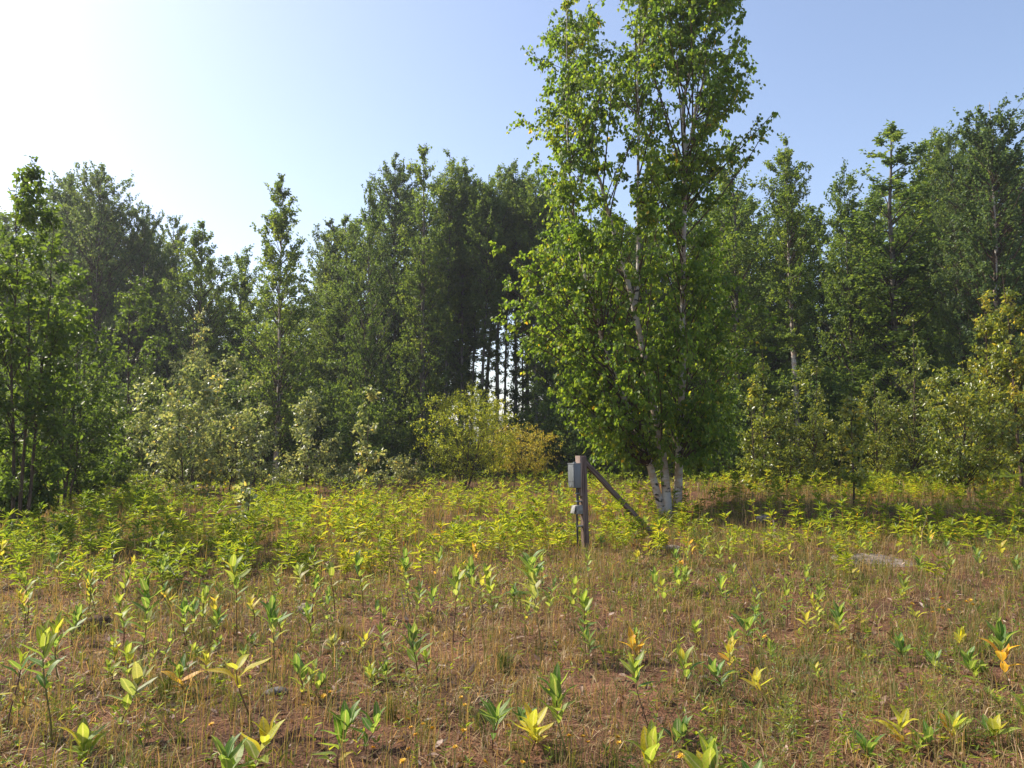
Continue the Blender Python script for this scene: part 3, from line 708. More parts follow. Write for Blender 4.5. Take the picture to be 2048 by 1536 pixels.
b = ground_at(1765, 1128)
o = link("stone_slab", stone_mesh("stone_slab", 5, .56, .42, .10, M_SLAB, .22, True), loc=(b[0], b[1] + .16, b[2] - .02)); o.rotation_euler = (math.radians(7), math.radians(2), -.2)
tag(o, "broad flat pinkish-grey slab lying among weeds on the right", "stone slab")
b = ground_at(190, 1262)
root = tag(link("earth_clod", None, loc=tuple(b)), "dark upturned earth clod with root fibres on the red soil at left", "earth clod")
link("clod", stone_mesh("clod", 8, .13, .10, .085, M_CLOD, .4), root, (0, 0, .03))
rg = np.random.default_rng(5); a = rg.uniform(0, 6.28, 60); rr = rg.uniform(.02, .12, 60)
P0 = np.stack([np.cos(a) * rr, np.sin(a) * rr * .8, .11 - rr * .5], -1); P2 = P0 + np.stack([rg.normal(0, .06, 60), rg.normal(0, .05, 60), rg.uniform(-.05, .07, 60)], -1)
Vt, Ft = tubes_np(np.stack([P0, (P0 + P2) / 2 + [0, 0, .02], P2], 1), np.full((60, 3), .0016), 3)
tag(link("root_fibres", mesh_np("root_fibres", Vt, [Ft], [M_TWIG]), root), kind="stuff")
for nm, pts, r, mt, lab in [
    ("dry_stick", [(1486, 1118), (1508, 1165), (1533, 1214)], .006, M_STONE, "long pale dry stalk leaning to the left right of centre"),
    ("dry_stick", [(801, 1180), (806, 1208), (815, 1238)], .005, M_STONE, "short pale broken stem left of the grassy middle of the field"),
    ("dry_stick", [(1686, 1118), (1687, 1135), (1688, 1156)], .011, M_BROWN_BARK, "dark short upright stub in the weeds left of the slab"),
    ("dry_stick", [(1549, 1040), (1550, 1058), (1553, 1080)], .016, M_WOOD_PALE, "pale short upright stub in front of the low bank"),
]:
    b = ground_at(*pts[-1]); P = np.array([at_depth(u, v, b[1]) for u, v in pts]) - b
    P[:, 1] += np.linspace(.06, 0, len(P)); P[-1, 2] -= .03
    Vt, Ft = tubes_np(P[None], np.array([[r * .55, r * .8, r]]), 6)
    tag(link(nm, mesh_np(nm, Vt, [Ft], [mt], smooth=True), loc=tuple(b)), lab, "dry stalk")

# ------------------------------------------------------------------ milkweed
def milk_mat():
    m, nt, out = new_mat("milkweed_leaf"); L = nt.links.new
    oi = nt.nodes.new("ShaderNodeObjectInfo")
    at = nt.nodes.new("ShaderNodeAttribute"); at.attribute_name = "tint"
    rib = ramp_node(nt, [(.80, (0, 0, 0)), (.93, (1, 1, 1))]); L(at.outputs["Fac"], rib.inputs[0])
    tc = nt.nodes.new("ShaderNodeTexCoord"); nz = nt.nodes.new("ShaderNodeTexNoise"); nz.inputs["Scale"].default_value = 22; nz.inputs["Detail"].default_value = 4; L(tc.outputs["Object"], nz.inputs[0])
    nr = ramp_node(nt, [(.3, (.72, .72, .72)), (.7, (1.25, 1.2, 1.1))]); L(nz.outputs[0], nr.inputs[0])
    m0 = nt.nodes.new("ShaderNodeMix"); m0.data_type = 'RGBA'; m0.blend_type = 'MULTIPLY'; m0.inputs[0].default_value = 1; L(oi.outputs["Color"], m0.inputs[6]); L(nr.outputs[0], m0.inputs[7])
    gm = nt.nodes.new("ShaderNodeNewGeometry")
    pale = nt.nodes.new("ShaderNodeMix"); pale.data_type = 'RGBA'; L(m0.outputs[2], pale.inputs[6]); pale.inputs[7].default_value = (.22, .28, .13, 1)
    pf = nt.nodes.new("ShaderNodeMath"); pf.operation = 'MULTIPLY'; pf.inputs[1].default_value = .35; L(gm.outputs["Backfacing"], pf.inputs[0]); L(pf.outputs[0], pale.inputs[0])
    m1 = nt.nodes.new("ShaderNodeMix"); m1.data_type = 'RGBA'; L(pale.outputs[2], m1.inputs[6]); m1.inputs[7].default_value = (.42, .42, .22, 1)
    rf = nt.nodes.new("ShaderNodeMath"); rf.operation = 'MULTIPLY'; rf.inputs[1].default_value = .6; L(rib.outputs[0], rf.inputs[0]); L(rf.outputs[0], m1.inputs[0])
    pr = nt.nodes.new("ShaderNodeBsdfPrincipled"); L(m1.outputs[2], pr.inputs["Base Color"]); pr.inputs["Roughness"].default_value = .5; pr.inputs["Specular IOR Level"].default_value = .38
    tm = nt.nodes.new("ShaderNodeMix"); tm.data_type = 'RGBA'; tm.blend_type = 'MULTIPLY'; tm.inputs[0].default_value = 1; L(m1.outputs[2], tm.inputs[6]); tm.inputs[7].default_value = (2.3, 2.1, .9, 1)
    tr = nt.nodes.new("ShaderNodeBsdfTranslucent"); L(tm.outputs[2], tr.inputs[0])
    mx = nt.nodes.new("ShaderNodeMixShader"); mx.inputs[0].default_value = .45; L(pr.outputs[0], mx.inputs[1]); L(tr.outputs[0], mx.inputs[2]); L(mx.outputs[0], out.inputs[0])
    return m
M_MILK = milk_mat()

def big_leaf(seed, wl, droop, fold, wither=0.0):
    """one broad leaf, unit length along +Y, upper face +Z"""
    r = np.random.default_rng(seed); rows = 8
    t = np.linspace(0, 1, rows); w = wl * np.sin(np.pi * np.clip(t, 0, 1) ** .85) ** .75 * .5; w[0] = .012; w[-1] = .004
    V, T = [], []
    ph = r.uniform(0, 6)
    for i in range(rows):
        z = -droop * t[i] ** 2 + .03 * math.sin(t[i] * 7 + ph) + wither * .12 * math.sin(t[i] * 11 + ph)
        for s in (-1, 0, 1):
            V.append((s * w[i] * (1 - wither * .4), t[i] - .10 * droop * t[i] ** 2, z + fold * abs(s) * w[i] + wither * r.normal(0, .03)))
            T.append(1.0 if s == 0 else 0.0)
    F = []
    for i in range(rows - 1):
        for s in range(2):
            a = i * 3 + s; F.append((a, a + 1, a + 4, a + 3))
    return mesh_np("milkweed_leaf", np.array(V), [np.array(F)], [M_MILK], tint=np.array(T), smooth=True)
LEAF = [big_leaf(i, .31 + .03 * (i % 3), .10 + .08 * (i % 4), .35 - .05 * (i % 3)) for i in range(7)]
DEAD = [big_leaf(30 + i, .26, .5 + .2 * i, .8, 1.0) for i in range(3)]
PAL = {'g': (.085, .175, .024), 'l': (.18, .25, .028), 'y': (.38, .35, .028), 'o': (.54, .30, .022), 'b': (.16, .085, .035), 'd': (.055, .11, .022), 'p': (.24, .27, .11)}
MG = "milkweed plants standing in the field"
# top u, top v, base u, base v, pairs of leaves, leaf size, share of the height that carries leaves, colour top>bottom, label
MILK = [
    (285, 1156, 279, 1350, 7, 1.05, .72, 'gl', "tallest broad-leaved green milkweed of the left foreground, leafy far down its stem"),
    (245, 1188, 244, 1295, 5, .85, .75, 'lg', "yellow-green milkweed touching the left side of the tallest left-hand one"),
    (99, 1250, 100, 1494, 4, 1.1, .46, 'lg', "long-stemmed milkweed with broad upright leaves, nearest one at the lower left"),
    (121, 1236, 120, 1386, 4, .95, .5, 'lg', "milkweed close behind the long-stemmed lower-left one"),
    (150, 1218, 147, 1292, 4, .9, .8, 'gg', "short dense milkweed just left of the dark earth clod"),
    (15, 1310, 19, 1478, 4, .85, .5, 'gb', "milkweed with browned hanging lower leaves cut close to the left edge"),
    (170, 1162, 176, 1232, 4, .9, .8, 'yl', "yellow-topped milkweed behind the dark earth clod"),
    (55, 1146, 51, 1255, 5, .9, .7, 'll', "pale yellow-green milkweed at left above the bare red soil"),
    (112, 1098, 120, 1178, 4, .95, .7, 'gl', "bright green milkweed at left edge of the shaded weeds under the trees"),
    (357, 1094, 357, 1164, 4, 1.0, .8, 'ly', "milkweed with yellowing lower leaves in front of the left thicket"),
    (370, 1198, 376, 1288, 5, .9, .7, 'gl', "compact green milkweed right of the tallest left-hand one"),
    (433, 1214, 432, 1292, 3, .9, .6, 'gl', "small v-shaped milkweed between two taller ones in the left foreground"),
    (467, 1108, 475, 1288, 5, 1.15, .5, 'lg', "large milkweed with long pale drooping leaves and tall bare stem, left of centre"),
    (505, 1190, 506, 1256, 4, .75, .8, 'yl', "small yellow-green milkweed with dense leaves right of the long pale drooping one"),
    (558, 1200, 540, 1376, 5, .95, .42, 'gp', "leaning milkweed with big pale lower leaves beside the tan stone"),
    (481, 1298, 506, 1458, 2, 1.25, .32, 'yy', "bright golden yellow milkweed with two wide leaves on a slanting stem"),
    (369, 1312, 376, 1392, 4, .95, .8, 'go', "milkweed green above and orange-yellow below, left of the golden yellow one"),
    (250, 1345, 241, 1486, 5, 1.1, .7, 'pl', "bushy milkweed with spreading pale leaves low in the left foreground"),
    (243, 1290, 250, 1395, 4, .75, .7, 'll', "slim lime milkweed growing just behind the bushy pale-leaved one"),
    (596, 1312, 602, 1402, 3, 1.0, .8, 'gl', "milkweed with broad upright leaves right of the golden yellow one"),
    (165, 1458, 167, 1534, 3, 1.1, .8, 'll', "low yellow-green milkweed alone near the bottom left corner"),
    (464, 1476, 467, 1580, 4, 1.15, .8, 'gl', "left one of the pair of milkweeds cut by the bottom edge"),
    (518, 1460, 510, 1570, 4, 1.1, .75, 'yl', "right, yellower one of the pair of milkweeds cut by the bottom edge"),
    (681, 1425, 678, 1545, 5, 1.05, .8, 'gl', "dense upright milkweed at the bottom edge left of the yellow flowers"),
    (738, 1424, 732, 1506, 3, .9, .8, 'gg', "narrow upright green milkweed next to the dense bottom-edge one"),
    (600, 1120, 591, 1198, 4, .95, .7, 'lp', "milkweed with drooping pale leaves at the front of the goldenrod, left of a darker one"),
    (630, 1088, 629, 1195, 4, .9, .55, 'gp', "dark-topped milkweed with one pale hanging leaf at the front of the goldenrod"),
    (667, 1120, 668, 1222, 2, 1.15, .4, 'lp', "sparse milkweed with two wide-spread drooping leaves left of centre"),
    (556, 1128, 557, 1190, 4, .8, .8, 'll', "small lime milkweed between the large drooping one and the dark-topped one"),
    (440, 1164, 436, 1205, 3, .7, .8, 'lg', "little milkweed behind the small v-shaped one"),
    (263, 1116, 266, 1182, 4, .9, .7, 'yl', "yellowish milkweed in the weeds behind the tallest left-hand one"),
    (659, 1272, 660, 1302, 3, .7, .9, 'pp', "tiny pale rosette-like milkweed on bare litter left of centre"),
    (501, 1268, 502, 1292, 3, .6, .9, 'gg', "tiny green milkweed between the tall stems left of the tan stone"),
    (725, 1106, 725, 1232, 6, 1.0, .68, 'gl', "wide bushy milkweed in the middle row, left of a slimmer one"),
    (812, 1102, 819, 1222, 6, .95, .72, 'gl', "slim many-leaved milkweed in the middle row right of the wide bushy one"),
    (880, 1098, 870, 1164, 3, .85, .75, 'gy', "milkweed with one yellow lower leaf among the goldenrod's front"),
    (860, 1174, 858, 1256, 5, .8, .8, 'gl', "short dark green milkweed in front of the middle row beside a grass tuft"),
    (906, 1140, 906, 1314, 4, 1.0, .38, 'lp', "milkweed with a leafy top and long thin bare stem left of the big central one"),
    (943, 1118, 940, 1290, 5, .85, .42, 'gl', "narrow milkweed with upright leaves below the orange-leaved plant"),
    (978, 1132, 988, 1284, 6, .85, .6, 'll', "lime milkweed leaning over the little bracken fern"),
    (1066, 1092, 1084, 1324, 8, 1.2, .55, 'gp', "big central milkweed with many long green leaves on a tall dark stem"),
    (1107, 1160, 1098, 1246, 4, .75, .75, 'gl', "small green milkweed just right of the big central one"),
    (1144, 1158, 1150, 1272, 5, .75, .7, 'll', "left, thinner one of two crowded milkweeds right of the big central one"),
    (1160, 1178, 1173, 1312, 7, .95, .65, 'lg', "dense many-leaved milkweed right of centre, leaning left"),
    (1172, 1258, 1178, 1320, 3, .8, .8, 'gd', "dull shaded milkweed low in front of the dense leaning one"),
    (832, 1243, 834, 1410, 5, 1.0, .52, 'dl', "olive milkweed with folded leaves standing alone in the centre-left foreground"),
    (1269, 1262, 1276, 1324, 3, 1.0, .8, 'oy', "glowing orange-yellow milkweed right of the central bare ground"),
    (1274, 1316, 1300, 1472, 4, .9, .4, 'lg', "pale green milkweed on a long slanting stem below the glowing orange one"),
    (1106, 1348, 1137, 1516, 5, 1.05, .5, 'gl', "milkweed with a long strongly slanting bare stem near the bottom centre"),
    (985, 1384, 987, 1508, 4, .95, .5, 'gg', "small upright blue-green milkweed at the bottom centre"),
    (1040, 1402, 1036, 1462, 3, .8, .8, 'gl', "low milkweed between the blue-green one and the slanting-stemmed one"),
    (1072, 1425, 1062, 1506, 4, 1.0, .8, 'yy', "ragged spotted yellow milkweed at the bottom centre"),
    (746, 1328, 743, 1358, 3, .7, .9, 'll', "tiny lime milkweed on the brown litter left of the olive one"),
    (1312, 1136, 1316, 1216, 5, .85, .8, 'gl', "green milkweed on the brown ground right of the crowded pair"),
    (1300, 1466, 1304, 1560, 3, 1.15, .8, 'ly', "milkweed with spotted yellow leaf cut by the bottom edge right of centre"),
    (745, 1208, 742, 1252, 3, .7, .9, 'gl', "low milkweed seedling under the wide bushy one"),
    (765, 1212, 768, 1250, 3, .65, .9, 'lg', "second low seedling right of the one under the wide bushy milkweed"),
    (1120, 968, 1121, 1050, 6, 1.1, .85, 'gl', "fresh green milkweed in the far weeds just left of the meter box post"),
    (951, 1090, 953, 1130, 3, .8, .8, 'oo', "orange withered plant in the weeds above the bracken fern"),
    (1357, 1138, 1368, 1190, 4, .9, .8, 'gl', "star-topped green milkweed in front of the orange-leaved plants on the right"),
    (1447, 1158, 1457, 1218, 5, .95, .8, 'gd', "deep green milkweed right of the star-topped one"),
    (1490, 1222, 1495, 1280, 2, 1.35, .8, 'gg', "milkweed with three broad spreading leaves low on the right"),
    (1452, 1282, 1461, 1342, 3, .9, .8, 'yy', "yellow milkweed below the one with three broad leaves"),
    (1368, 1302, 1373, 1378, 4, .95, .8, 'lg', "yellow-green milkweed left of the yellow one in the right foreground"),
    (1432, 1318, 1447, 1394, 4, .9, .85, 'gd', "green milkweed directly under the yellow one in the right foreground"),
    (1518, 1338, 1530, 1410, 3, .85, .6, 'yy', "tattered yellow milkweed on a reddish stalk in the right foreground"),
    (1613, 1222, 1618, 1266, 2, .9, .8, 'yl', "narrow two-leaved yellowish milkweed in the right middle"),
    (1680, 1214, 1686, 1290, 4, .9, .7, 'gl', "green milkweed leaning against the brown withered one"),
    (1704, 1222, 1710, 1318, 5, .9, .9, 'bb', "brown withered milkweed with curled hanging leaves on the right"),
    (1797, 1154, 1803, 1206, 3, 1.05, .85, 'll', "bright lime milkweed in front of the flat slab"),
    (1830, 1214, 1834, 1244, 2, .8, .9, 'yl', "little yellow milkweed beside the patch of small yellow flowers"),
    (1801, 1272, 1806, 1326, 3, 1.0, .8, 'gg', "pale blue-green milkweed with wide leaves in the right foreground"),
    (1868, 1300, 1870, 1345, 3, .8, .8, 'gd', "small sideways-leaning green milkweed between two others on the right"),
    (1942, 1302, 1957, 1368, 5, .85, .85, 'gl', "slim green milkweed left of the large one at the right edge"),
    (1998, 1248, 2018, 1378, 6, 1.15, .72, 'go', "large milkweed at the right edge with a brown-orange lower leaf"),
    (1916, 1258, 1915, 1312, 3, .8, .8, 'yb', "yellow-spotted milkweed left of the large right-edge one"),
    (2030, 1114, 2028, 1166, 5, 1.0, .8, 'gl', "star-shaped green milkweed at the right edge above the bare ground"),
    (1836, 1110, 1838, 1152, 3, .95, .8, 'gl', "green milkweed growing at the right end of the flat slab"),
    (1719, 1136, 1722, 1168, 2, .9, .8, 'yl', "yellow two-leaved milkweed at the front left corner of the slab"),
    (1806, 1428, 1812, 1500, 3, .95, .8, 'yo', "yellow milkweed near the bottom right, left of a blue-green one"),
    (1832, 1448, 1836, 1508, 3, .8, .8, 'gg', "blue-green milkweed near the bottom right beside the yellow one"),
    (1908, 1436, 1910, 1496, 4, .95, .8, 'ly', "lime milkweed near the bottom right with thin spreading leaves"),
    (1972, 1428, 1976, 1486, 3, .9, .8, 'lg', "milkweed with two erect leaves near the bottom right corner"),
    (1734, 1462, 1742, 1530, 4, .9, .9, 'gg', "grassy-looking narrow-leaved milkweed at the bottom right of centre"),
    (1424, 1478, 1420, 1590, 5, 1.25, .8, 'ly', "largest milkweed of the bottom edge, with broad bright leaves"),
    (1500, 1520, 1506, 1590, 2, 1.1, .8, 'gl', "single broad leaf poking up from the bottom edge right of the largest one"),
    (1354, 1436, 1352, 1496, 3, .9, .8, 'gd', "dim green milkweed left above the largest bottom-edge one"),
    (1855, 1060, 1857, 1112, 3, 1.0, .8, 'yl', "yellow milkweed among the tall weeds above the slab"),
    (2003, 1082, 2002, 1128, 2, .95, .8, 'yl', "yellow two-leaved milkweed in the weeds near the right edge"),
    (1379, 1076, 1384, 1116, 3, .95, .85, 'oy', "bright orange-yellow milkweed in the weeds right of the brace"),
    (1362, 1116, 1364, 1146, 2, .8, .9, 'oy', "small orange milkweed just below the bright orange-yellow one"),
    (1559, 1088, 1562, 1122, 2, .9, .9, 'oo', "single orange upright leaf in the yellow-green weeds on the right"),
    (2044, 1372, 2046, 1440, 4, 1.1, .8, 'lg', "milkweed half cut off by the right edge of the photo"),
    (1437, 1090, 1440, 1140, 4, .85, .8, 'll', "lime milkweed standing in the weeds right of the orange ones"),
    (1289, 1030, 1285, 1082, 4, .95, .8, 'ly', "milkweed with a yellow leaf growing in front of the brace's lower end"),
    (1266, 1042, 1269, 1086, 4, .8, .7, 'gl', "green milkweed under the brace left of the one with a yellow leaf"),
    (1004, 1030, 1003, 1075, 4, .9, .8, 'gl', "fresh milkweed in the weeds below the rust-tinged bush"),
    (605, 1035, 607, 1085, 4, .9, .8, 'lg', "milkweed in the dense weeds below the conical sapling"),
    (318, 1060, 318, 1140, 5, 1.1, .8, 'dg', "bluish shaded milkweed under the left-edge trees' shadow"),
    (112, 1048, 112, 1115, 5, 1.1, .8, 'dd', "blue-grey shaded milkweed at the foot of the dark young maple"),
]
def proj(x, y, dz=0.0):
    z = height(x, y) + dz - CAMZ
    c, s_ = math.cos(PITCH), math.sin(PITCH)
    fw = y * c + z * s_; up_ = -y * s_ + z * c
    return 1024 + FPX * x / fw, 768 - FPX * up_ / fw
rng = np.random.default_rng(91)
NAMED = len(MILK)
while len(MILK) < NAMED + 105:
    yy = rng.uniform(4.4, 12.2); xx = rng.uniform(-.66, .66) * yy
    if vnoise(xx * .9, yy * .9, 93) < .42: continue
    hh = rng.uniform(.22, .48) if yy > 6.3 else rng.uniform(.12, .30); c = ('gl', 'll', 'lg', 'gl', 'lg', 'yl')[rng.integers(6)]
    ub, vb = proj(xx, yy); ut, vt = proj(xx + rng.normal(0, .03), yy, hh)
    what = {'gl': "small green milkweed", 'll': "small lime-coloured milkweed", 'lg': "small yellow-green milkweed", 'yl': "small milkweed with a yellowed top"}[c]
    where = " at the front of the weeds on the left" if ub < 640 else " at the front of the weeds in the centre" if ub < 1250 else " at the front of the weeds on the right"
    MILK.append((ut, vt, ub, vb, int(rng.integers(3, 6)), rng.uniform(.55, .85) * (1 if yy > 6.3 else .8), rng.uniform(.6, .85), c, what + (where if yy > 6.3 else where.replace('at the front of the weeds', 'low in the dry foreground grass'))))
def tf(loc, A, N, s):
    A = Vector(A).normalized(); S = A.cross(Vector(N)).normalized(); N = S.cross(A)
    M4 = Matrix((( S.x, A.x, N.x, loc[0]), (S.y, A.y, N.y, loc[1]), (S.z, A.z, N.z, loc[2]), (0, 0, 0, 1)))
    return M4 @ Matrix.Diagonal((s, s, s, 1))
for i, (ut, vt, ub, vb, npair, ls, share, code, lab) in enumerate(MILK):
    rng = np.random.default_rng(2000 + i)
    b = ground_at(ub, vb); tp = at_depth(ut, vt, b[1]) - b
    root = link("milkweed_plant", None, loc=tuple(b)); root.empty_display_size = .1
    tag(root, lab, "milkweed", MG)
    Lmax = .132 * ls; npair += 2 if npair > 2 else 1
    H = max(tp[2] - Lmax * .72, .04)
    k = 7; f = np.linspace(0, 1, k)
    P = np.stack([tp[0] * f + .03 * np.sin(f * 3 + i) * f, .06 * rng.normal() * f ** 2 + .02 * np.sin(f * 4 + i), H * f], -1); P[0, 2] = -.03
    Vt, Ft = tubes_np(P[None], (.0042 + .0012 * ls) * (1 - .45 * f)[None], 6)
    link("stem", mesh_np("milkweed_stem", Vt, [Ft], [M_STALK if 'b' in code or rng.uniform() < .6 else M_STEM_GREEN], smooth=True), root)
    a0 = rng.uniform(0, 6.28)
    for j in range(npair):
        fr = j / max(npair - 1, 1)                          # 0 top, 1 lowest pair
        z = 1 - fr ** 1.15 * share * .92
        pos = np.array([np.interp(z, f, P[:, c]) for c in range(3)])
        ang = a0 + j * math.pi / 2 + rng.normal(0, .25)
        el = math.radians(76 - 42 * fr ** .75 + rng.normal(0, 8))
        if npair <= 3: el = math.radians(50 - 12 * fr + rng.normal(0, 8))
        sz = Lmax * (.72 + .45 * math.sin(math.pi * min(fr * .75 + .2, 1)))
        for s in (0, 1):
            if npair > 3 and fr > .6 and rng.uniform() < .15: continue
            an = ang + s * math.pi + rng.normal(0, .15); e = el + rng.normal(0, .14)
            A = (math.cos(an) * math.cos(e), math.sin(an) * math.cos(e), math.sin(e))
            N = (-math.cos(an) * math.sin(e) + rng.normal(0, .15), -math.sin(an) * math.sin(e) + rng.normal(0, .15), math.cos(e))
            ck = code[0] if fr < .55 else code[1]
            if rng.uniform() < .06: ck = {'g': 'l', 'l': 'y', 'y': 'o', 'p': 'l', 'd': 'g'}.get(ck, ck)
            dead = ck == 'b'
            if dead: A = (A[0], A[1], -abs(A[2]) * .8 if fr > .2 else .2)
            me = DEAD[rng.integers(3)] if dead else LEAF[rng.integers(7)]
            o = link("leaf", me, root)
            o.matrix_local = tf(pos + np.array(A) * .004, A, N, sz * rng.uniform(.85, 1.12))
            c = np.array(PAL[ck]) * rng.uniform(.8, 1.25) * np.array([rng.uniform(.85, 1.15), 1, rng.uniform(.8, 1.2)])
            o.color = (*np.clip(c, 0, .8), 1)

# ------------------------------------------------------------------ goldenrod stand
def goldenrod(seed, n=26, H=.5, flower=False, leaf=.085):
    r = np.random.default_rng(seed)
    k = 5 if n > 12 else 3; f = np.linspace(0, 1, k)
    P = np.stack([.05 * r.normal() * f ** 2, .05 * r.normal() * f ** 2, H * f], -1); P[0, 2] = -.03
    Vs, Fs = tubes_np(P[None], (.0028 * (1 - .5 * f))[None], 3)
    z = r.uniform(.25, 1, n) ** .8; z[:6] = r.uniform(.93, 1.0, 6)
    pos = np.stack([np.interp(z, f, P[:, c]) for c in range(3)], -1)
    an = np.arange(n) * 2.399 + r.uniform(0, .5, n); el = np.radians(15 + 45 * z ** 3 + r.normal(0, 10, n))
    A = np.stack([np.cos(an) * np.cos(el), np.sin(an) * np.cos(el), np.sin(el)], -1)
    N = np.stack([-np.cos(an) * np.sin(el), -np.sin(an) * np.sin(el), np.cos(el)], -1) + r.normal(0, .15, (n, 3))
    L = leaf * (.6 + .6 * np.sin(np.pi * np.clip(z, 0, 1) * .8)) * r.uniform(.75, 1.25, n)
    Vl, Fl, kk = leaves_np(pos, A, N, L, L * .23, r.uniform(.15, .55, n), .25, 'ov')
    T = np.repeat(np.clip(r.normal(.42, .14, n) - .12 * (z - .6), 0, .99), kk)
    return (Vs, Fs), (Vl, Fl, T)
NV = 12
rgv = np.random.default_rng(31)
GOLD = [goldenrod(900 + i, n=int(rgv.integers(24, 34)), H=rgv.uniform(.22, .50), leaf=rgv.uniform(.07, .095)) for i in range(NV)]
FAR = [goldenrod(950 + i, n=11, H=rgv.uniform(.35, .55), leaf=.12) for i in range(6)]
rng = np.random.default_rng(12)
def scatter(n, y0, y1, wid=.78, power=1.0):
    """ground points in the wedge the camera can see, density per square metre about even for power 1"""
    y = np.sqrt(rng.uniform(0, 1, n) ** power * (y1 ** 2 - y0 ** 2) + y0 ** 2)
    x = rng.uniform(-wid, wid, n) * y + rng.uniform(-.6, .6, n)
    side = rng.uniform(0, 1, n) < .14                         # some to either side of the view as well
    return np.where(side, np.sign(x) * (wid * y + rng.uniform(0, 3.2, n)), x), y
x, y = scatter(13500, 6.2, 21)
u, v = proj(x, y)
dens = sstep(0, 1, (y - (7.6 + 2.8 * (vnoise(x * .5, y * .5, 21) - .5) - .9 * (u < 560) + 1.0 * (u > 1200))) / 3.6) ** 1.15
mid = .85 - .45 * sstep(13.5, 15.5, y) * sstep(800, 900, u) * (1 - sstep(1480, 1560, u)) * 1.0
bare = (u > 1380) & (y > 14.4) & (y < 20)
dens = dens * mid * sstep(.32, .74, vnoise(x * .9, y * .9, 23) * .6 + vnoise(x * 2.6, y * 2.6, 24) * .4) * np.where(bare, .35, 1) * np.where(u < 620, .9, .66)
slab = (np.abs(x - ground_at(1765, 1128)[0]) < .55) & (y > 9.0) & (y < ground_at(1765, 1128)[1] + .45)
near_post = (np.abs(u - 1168) < 14) & (v > 1100)
dens = np.where(slab, .06, dens)
dens = np.where((np.abs(u - 1168) < 42) & (y < pb[1] + .3), dens * .08, dens)
keep = rng.uniform(0, 1, len(x)) < dens
x, y, u, v = x[keep], y[keep], u[keep], v[keep]
order = np.argsort(y); x, y, u, v = x[order], y[order], u[order], v[order]
inframe = (u > 5) & (u < 2043)
idx = np.where(inframe)[0][:300]
single = np.zeros(len(x), bool); single[idx] = True
GM = []
for st, (Vl, Fl, T) in GOLD:
    tin = []
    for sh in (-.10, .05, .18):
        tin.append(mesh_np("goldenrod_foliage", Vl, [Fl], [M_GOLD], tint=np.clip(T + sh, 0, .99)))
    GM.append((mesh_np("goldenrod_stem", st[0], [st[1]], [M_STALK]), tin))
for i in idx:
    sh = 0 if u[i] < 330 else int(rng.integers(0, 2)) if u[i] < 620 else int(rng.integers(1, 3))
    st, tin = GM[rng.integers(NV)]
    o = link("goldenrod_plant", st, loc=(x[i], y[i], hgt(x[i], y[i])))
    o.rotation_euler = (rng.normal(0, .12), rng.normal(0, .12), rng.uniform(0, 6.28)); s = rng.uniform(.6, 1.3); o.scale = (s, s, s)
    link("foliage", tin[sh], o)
    where = next(t for lim, t in [(160, "at the left edge in front of the dark tree trunks"), (360, "in front of the dark young maple"), (560, "in front of the pale poplar thicket"), (760, "in front of the pale conical sapling"),
                                  (960, "in front of the yellow-green willow bush"), (1140, "close to the left of the braced post"), (1450, "just right of the braced post"), (1690, "between the brace and the flat slab"), (9999, "beside the flat slab and right of it")] if u[i] < lim)
    tag(o, "leafy yellow-green goldenrod plant " + where, "goldenrod", "goldenrod plants at the front of the stand")

def replicate(protos, x, y, sc, tilt, shift):
    Vv, Ff, Tt, o = [], [], [], 0
    vi = rng.integers(0, len(protos), len(x)); z = height(x, y)
    for p in range(len(protos)):
        m = np.where(vi == p)[0]
        if not len(m): continue
        st, (Vl, Fl, T) = protos[p]
        V0 = np.concatenate([st[0], Vl]); F0 = np.concatenate([st[1], Fl + len(st[0])]); T0 = np.concatenate([np.full(len(st[0]), .97), T])
        a = rng.uniform(0, 6.28, len(m)); c, s = np.cos(a), np.sin(a)
        q = V0[None] * sc[m][:, None, None]
        X = q[..., 0] * c[:, None] - q[..., 1] * s[:, None] + q[..., 2] * rng.normal(0, tilt, len(m))[:, None] + x[m][:, None]
        Y = q[..., 0] * s[:, None] + q[..., 1] * c[:, None] + q[..., 2] * rng.normal(0, tilt, len(m))[:, None] + y[m][:, None]
        Z = q[..., 2] + z[m][:, None]
        Vv.append(np.stack([X, Y, Z], -1).reshape(-1, 3))
        Ff.append((F0[None] + (np.arange(len(m)) * len(V0))[:, None, None]).reshape(-1, 4) + o)
        Tt.append(np.clip(T0[None] + shift[m][:, None], 0, .99).ravel()); o += len(m) * len(V0)
    return np.concatenate(Vv), Ff, np.concatenate(Tt)
r = ~single
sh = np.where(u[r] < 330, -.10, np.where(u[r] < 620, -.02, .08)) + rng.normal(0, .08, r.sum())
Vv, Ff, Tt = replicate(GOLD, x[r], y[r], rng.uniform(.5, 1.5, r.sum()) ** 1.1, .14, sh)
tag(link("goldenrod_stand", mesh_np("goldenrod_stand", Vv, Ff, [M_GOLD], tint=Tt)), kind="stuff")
fx, fy = scatter(3500, 20, 38); fu, fv = proj(fx, fy)
kp = rng.uniform(0, 1, len(fx)) < (.35 + .65 * vnoise(fx * .4, fy * .4, 27))
fx, fy, fu = fx[kp], fy[kp], fu[kp]
Vv, Ff, Tt = replicate(FAR, fx, fy, rng.uniform(.4, 1.25, len(fx)), .1, rng.normal(-.06, .09, len(fx)) - .22 * sstep(22, 30, fy))  # tint darkens towards the wood: the shade at its front put into the colour
tag(link("far_weeds", mesh_np("far_weeds", Vv, Ff, [M_GOLD], tint=Tt)), kind="stuff")

